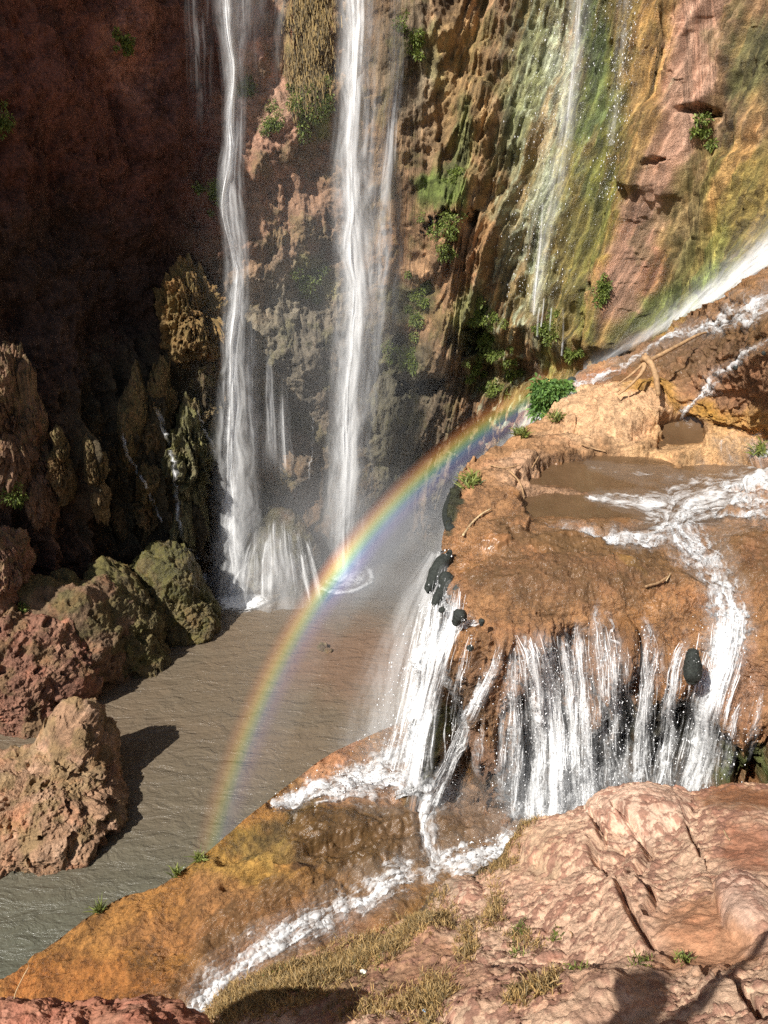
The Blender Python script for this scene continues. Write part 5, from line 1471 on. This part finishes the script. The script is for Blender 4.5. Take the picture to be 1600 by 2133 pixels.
mesh_obj("reed", V, F, M_twig, {}, label="dry curved grass stalk in the bottom left corner", cat="grass stalk")
# dark knobs: rounded black moss balls hanging on the lip
def knob(blobs, label, name="mossy_stone"):
    pts, rad = [], []
    for (u, v, rpx, Y) in blobs:
        Y = Y - .3; pts.append(pY(u, v, Y)); rad.append(rpx * 1.15 * (Y * 1.05) / FPX)
    d0 = (pts[0] - pts[-1]) if len(pts) > 1 else np.array([0, 0, 1.])
    d0 = d0 / np.linalg.norm(d0)
    pts = [pts[0] + d0 * rad[0] * .95, pts[0] + d0 * rad[0] * .6] + pts + [pts[-1] - d0 * rad[-1] * .7, pts[-1] - d0 * rad[-1] * .98]
    rad = [rad[0] * .12, rad[0] * .75] + rad + [rad[-1] * .7, rad[-1] * .1]
    V, F = tube_mesh(pts, rad, 28, .0)
    ax_ = np.array(pts).mean(0)
    nn_ = V - ax_
    V = V + (nn_ / (np.linalg.norm(nn_, axis=1)[:, None] + 1e-6)) * (.02 * fbm(V, 7, 3, seed=5))[:, None]
    return mesh_obj(name, V, F, M_black, {}, label=label, cat="mossy rock", group="black mossy stones on the cascade lip")
knob([(930, 1166, 13, 11.2), (918, 1178, 15, 11.1), (908, 1196, 14, 11.0), (900, 1212, 11, 10.9), (895, 1226, 9, 10.8), (934, 1157, 7, 11.2)], "uppermost black moss knob, a curved lumpy one at the left corner of the lip")
knob([(931, 1207, 16, 10.7), (926, 1225, 13, 10.6), (917, 1240, 12, 10.5), (908, 1255, 9, 10.4)], "thick black moss knob just below the uppermost one")
knob([(970, 1214, 9, 10.5), (956, 1228, 11, 10.4), (944, 1240, 8, 10.4)], "small black moss knob with a round head right of the thick one")
knob([(959, 1283, 14, 9.6), (950, 1294, 9, 9.6)], "single round black knob in the white water left of the main curtain")
knob([(1003, 1294, 7, 9.3), (1003, 1300, 6, 9.3)], "tiny black knob on the orange rock right of the single round knob")
knob([(978, 1350, 7, 9.1)], "lowest little black knob on the dark left face")
knob([(920, 1270, 6, 10.2)], "little black bead on the left flank between two knobs")
knob([(1444, 1362, 12, 8.55), (1443, 1380, 16, 8.5), (1442, 1400, 18, 8.45), (1443, 1414, 14, 8.45)], "large upright black boss wrapped by water on the right of the cascade")
knob([(974, 990, 8, 14.8), (964, 1002, 9, 14.5), (954, 1018, 10, 14.1), (944, 1038, 11, 13.6), (936, 1060, 12, 13.1), (934, 1082, 11, 12.6), (942, 1102, 9, 12.2), (950, 1020, 9, 14.0), (948, 1058, 10, 13.0)],
     "long black crust of moss on the left rim of the shelf above the cascade", "moss_crust")
for (u, v, rp, lb_) in ((1588, 735, 5, "small round black stone on the brown slope near the right edge"), (1535, 765, 6, "cluster of small black stones in the rill on the brown slope"), (1190, 795, 9, "dark wet stone beside the corner bush")):
    d, p, n_ = on_surf(u, v, (1,)); r = rp * d / FPX
    rock("dark_stone", p, [(0, 0, 0, r, r, r)], int(u), M_black, (.02, .02, .02), n=20, amp=.8, label=lb_, cat="stone")
# scrap of blue litter and a white one
def scrap(u, v, s, col, label):
    d, p, n_ = on_surf(u, v, (3,))
    a, b = np.meshgrid(np.linspace(-1, 1, 6), np.linspace(-1, 1, 5), indexing='ij')
    V = np.stack([a * s, b * s * .6, .25 * s * np.sin(a * 3 + b * 2) + .02], -1).reshape(-1, 3) + p + np.array([0, -.02, .03])
    t = NT("litter"); bb = t.n('BsdfPrincipled', ins={'Base Color': col, 'Roughness': .5})
    mesh_obj("litter_scrap", V, grid_faces(6, 5), t.out(bb.outputs[0]), {}, label=label, cat="litter")
scrap(886, 2108, .022, (.25, .45, .7), "crumpled blue scrap of litter on the near bank")
scrap(757, 2026, .030, (.7, .68, .6), "pale crumpled scrap in the dry grass")

# ================================================================== RAINBOW
def build_rainbow():
    ax = np.array(LW)
    e1 = np.cross(ax, [0, 0, 1.0]); e1 /= np.linalg.norm(e1); e2 = np.cross(e1, ax)
    th = np.linspace(0, 2 * math.pi, 721)
    # keep the arc seen in the gorge, between the lower shelf and the corner bush
    keep = []
    for t in th:
        d = ax * math.cos(math.radians(41.7)) + (e1 * math.cos(t) + e2 * math.sin(t)) * math.sin(math.radians(41.7))
        u, v, k = proj((CAM + d)[None]); 
        if k[0] > 0 and 340 < u[0] < 1230 and 700 < v[0] < 2000: keep.append((u[0], t))
    keep.sort()
    ts = np.unwrap(np.array([k[1] for k in keep])); us = np.array([k[0] for k in keep])
    nt, nr = 400, 40
    t = np.interp(np.linspace(us[0], us[-1], nt), us, ts); uu = np.linspace(us[0], us[-1], nt)
    rad = np.radians(np.linspace(38.3, 43.1, nr))
    dist = np.interp(uu, [400, 450, 600, 720, 900, 1100, 1230], [13.8, 14.2, 17., 20., 22., 22.0, 20.5])
    d = ax[None, None] * np.cos(rad)[None, :, None] + (e1[None, None] * np.cos(t)[:, None, None] + e2[None, None] * np.sin(t)[:, None, None]) * np.sin(rad)[None, :, None]
    V = CAM + d * dist[:, None, None]
    frac = np.broadcast_to(np.linspace(0, 1, nr)[None], (nt, nr))
    u_, v_, _ = proj(V.reshape(-1, 3)); 
    inten = np.interp(uu, [400, 450, 520, 650, 712, 760, 860, 1000, 1100, 1160, 1210], [.1, .30, .5, .8, 2.0, 1.15, .9, .8, .7, .35, 0])[:, None] * np.ones((1, nr))
    inten = inten * (1 + .15 * fbm(V, .35, 3, seed=99))
    nt_ = NT("rainbow_light")
    fr = nt_.attr('band'); it = nt_.attr('glow')
    cr = nt_.n('ValToRGB'); nt_.set(cr.inputs[0], fr)
    el = cr.color_ramp.elements
    stops = [(0, (.0, .0, .0)), (.16, (.05, .055, .06)), (.38, (.075, .075, .095)), (.52, (.11, .105, .21)), (.60, (.10, .17, .28)), (.67, (.17, .32, .20)), (.74, (.36, .38, .10)), (.80, (.46, .28, .06)), (.88, (.26, .09, .02)), (.95, (.07, .015, .0)), (1, (0, 0, 0))]
    while len(el) < len(stops): el.new(.5)
    for e, (p, c) in zip(el, stops): e.position = p; e.color = (*c, 1)
    em = nt_.n('Emission'); nt_.set(em.inputs[0], cr.outputs[0]); nt_.set(em.inputs[1], nt_.math('MULTIPLY', it, .58))
    tr = nt_.n('BsdfTransparent'); ad = nt_.n('AddShader')
    nt_.t.links.new(em.outputs[0], ad.inputs[0]); nt_.t.links.new(tr.outputs[0], ad.inputs[1])
    return mesh_obj("rainbow", V.reshape(-1, 3), grid_faces(nt, nr), nt_.out(ad.outputs[0]), {'band': frac.ravel(), 'glow': inten.ravel()},
             label="bright rainbow arc curving through the mist from the lower shelf to the corner bush", cat="rainbow")
build_rainbow()

# ================================================================== MIST
def mist(name, c, r, dens, label, seed=0):
    t = NT(name + "_air")
    p = t.n('TexCoord').outputs['Object']
    ln = t.n('VectorMath', operation='LENGTH'); t.set(ln.inputs[0], p)
    n = t.noise(p, 2.2, 3, .6, .3)
    f = t.math('MULTIPLY', t.ramp(ln.outputs['Value'], .15, 1.0, 1, 0), t.ramp(n, .3, .7, .3, 1.2))
    v = t.n('VolumePrincipled', ins={'Color': (.97, .98, 1.0), 'Anisotropy': 0.0}); t.set(v.inputs['Density'], t.math('MULTIPLY', f, dens))
    if 20 not in DIR: DIR[20] = ico_dirs(20)
    D, F = DIR[20]
    me = mesh_obj(name, D, F, t.out(None, v.outputs[0]), {}, label=label, cat="mist", kind="stuff")
    me.data.transform(__import__('mathutils').Matrix.Translation(me.location))
    me.location = tuple(float(x) for x in c); me.scale = r
    return me
mist("mist", (-.5, 26.0, 1.0), (7.5, 4.5, 5.0), .24, "white mist rising where the two big waterfalls hit the pool")
mist("mist", (-2.2, 26.2, 8.0), (5.5, 3.0, 14.0), .06, "thin tall spray haze around the two big waterfalls")
mist("mist", pY(1180, 1660, 8.5), (2.4, .6, .75), .55, "light spray where the curtain strikes the foot of the shelf")
mist("mist", pY(820, 1560, 9.9), (1.3, .7, 1.0), .45, "light spray where the side cascade strikes the lower shelf")
mist("mist", (3.8, 19.5, 3.0), (4.2, 5.5, 7.0), .15, "bluish mist hanging over the pool left of the upper shelf")

# ================================================================== BYSTANDER AND RAIL (cast the shadow at the bottom right)
def path():
    X, Y = np.meshgrid(np.linspace(-9, 9, 160), np.linspace(-9, .05, 110), indexing='ij')
    P = np.stack([X, Y, 12.22 + .02 * X + 0 * X], -1); P[..., 2] += .08 * fbm(P, .8, 4, seed=201) - .9 * np.clip(-1.7 - X, 0, 5)
    C = np.broadcast_to(np.array((.45, .25, .16)), P.shape) * (1 + .2 * fbm(P, 2, 3, seed=202))[..., None]
    return mesh_obj("path", P.reshape(-1, 3), grid_faces(160, 110), M_near, {'Col': C.reshape(-1, 3), 'wet': np.zeros(P.shape[:2]).ravel()},
                    label="bare earth path behind the viewpoint", cat="path", kind="structure")
path()
def skinned(name, verts, edges, radii, mat, parent=None, **k):
    me = bpy.data.meshes.new(name); me.from_pydata([tuple(map(float, v)) for v in verts], edges, [])
    o = bpy.data.objects.new(name, me); link(o, parent, **k)
    o.modifiers.new("skin", 'SKIN'); me.skin_vertices.new() if not me.skin_vertices else None
    for i, r in enumerate(radii): me.skin_vertices[0].data[i].radius = (r, r * .9)
    me.skin_vertices[0].data[0].use_root = True
    sb = o.modifiers.new("sub", 'SUBSURF'); sb.levels = 2; sb.render_levels = 2
    me.materials.append(mat)
    return o
M_skin = simple("skin", (.45, .27, .19), .5, .05); M_shirt = simple("cotton_shirt", (.12, .16, .25), .9, .1, 30); M_hair = simple("hair", (.03, .02, .015), .6, .3, 60)
def bystander():
    g1_ = on_surf(1312, 2102, (3,))[1]; tt_ = (13.93 - g1_[2]) / -LW.z
    head = g1_ - np.array(LW) * tt_
    hx, hy = head[0], min(head[1], -.12)
    gz = 12.22 + .02 * hx
    top = head[2]
    H = top + .12 - gz; k = H / 1.75
    g2_ = on_surf(1478, 2062, (3,))[1]; hand = g2_ - np.array(LW) * ((14.1 - g2_[2]) / -LW.z); hand[1] = min(hand[1], -.12)
    g3_ = on_surf(1588, 1905, (3,))[1]; tip = g3_ - np.array(LW) * ((14.5 - g3_[2]) / -LW.z); tip[1] = min(tip[1], -.12)
    root = empty("person", (hx, hy, gz), label="person in a dark blue shirt standing left of the viewpoint holding up a stick", cat="person")
    z = lambda h: h * k
    Vt = [(0, 0, z(.95)), (0, 0, z(1.12)), (0, 0, z(1.32)), (0, 0, z(1.46)), (0, .01, z(1.54)), (0, .02, z(1.64)), (0, .015, z(1.72)),
          (-.19 * k, 0, z(1.42)), (-.25 * k, .02, z(1.15)), (-.23 * k, .1, z(.90)), (.19 * k, 0, z(1.42)),
          ((hand[0] - hx) * .55 + .1, (hand[1] - hy) * .5, (hand[2] - gz) * .5 + z(.66)), (hand[0] - hx, hand[1] - hy, hand[2] - gz),
          (-.10, 0, z(.88)), (-.11, .02, z(.48)), (-.11, 0, z(.06)), (-.11, .14, z(.03)), (.10, 0, z(.88)), (.12, .03, z(.48)), (.12, 0, z(.06)), (.12, .14, z(.03))]
    E = [(0, 1), (1, 2), (2, 3), (3, 4), (4, 5), (5, 6), (2, 7), (7, 8), (8, 9), (2, 10), (10, 11), (11, 12), (0, 13), (13, 14), (14, 15), (15, 16), (0, 17), (17, 18), (18, 19), (19, 20)]
    R_ = [.15, .14, .16, .07, .06, .095, .07, .065, .048, .032, .065, .048, .034, .10, .062, .045, .035, .10, .062, .045, .035]
    skinned("body", Vt, E, R_, M_skin, root)
    skinned("shirt", [(0, 0, z(.92)), (0, 0, z(1.12)), (0, 0, z(1.32)), (0, 0, z(1.43)), (-.2 * k, 0, z(1.41)), (-.24 * k, .01, z(1.24)), (.2 * k, 0, z(1.41)), (.23 * k, .0, z(1.32))],
            [(0, 1), (1, 2), (2, 3), (2, 4), (4, 5), (2, 6), (6, 7)], [.165, .155, .175, .08, .085, .07, .085, .07], M_shirt, root)
    skinned("hair", [(0, -.03, z(1.62)), (0, -.01, z(1.70)), (0, .02, z(1.74))], [(0, 1), (1, 2)], [.09, .10, .075], M_hair, root)
    hz_ = z(1.70); rr_ = [(.17, 0), (.17, .012), (.12, .02), (.105, .05), (.095, .11), (.05, .13), (.001, .132)]  # hat with a brim, added to widen the cast shadow
    hv = [(r * math.cos(a_), r * math.sin(a_) + .01, hz_ + h + .02 * math.cos(2 * a_) * (r > .15)) for r, h in rr_ for a_ in np.linspace(0, 2 * math.pi, 24, endpoint=False)]
    hf = [(i * 24 + j, i * 24 + (j + 1) % 24, (i + 1) * 24 + (j + 1) % 24, (i + 1) * 24 + j) for i in range(6) for j in range(24)]
    mesh_obj("hat", np.array(hv) + np.array(root.location), np.array(hf), M_shirt, {}, True, root)
    for f in range(5):
        b_ = np.array(Vt[12]); d = np.array([.02 * (f - 2), .02 if f else -.03, .05])
        skinned("finger", [b_, b_ + d, b_ + d * 1.5 + np.array([0, -.02, .0])], [(0, 1), (1, 2)], [.010, .009, .008], M_skin, root)
    V, F = tube_mesh([hand + (hand - tip) * .25, hand, tip], [.035, .034, .024])
    mesh_obj("walking_stick", V, F, M_wood, {}, label="wooden walking stick held up by the person left of the viewpoint", cat="stick")
bystander()
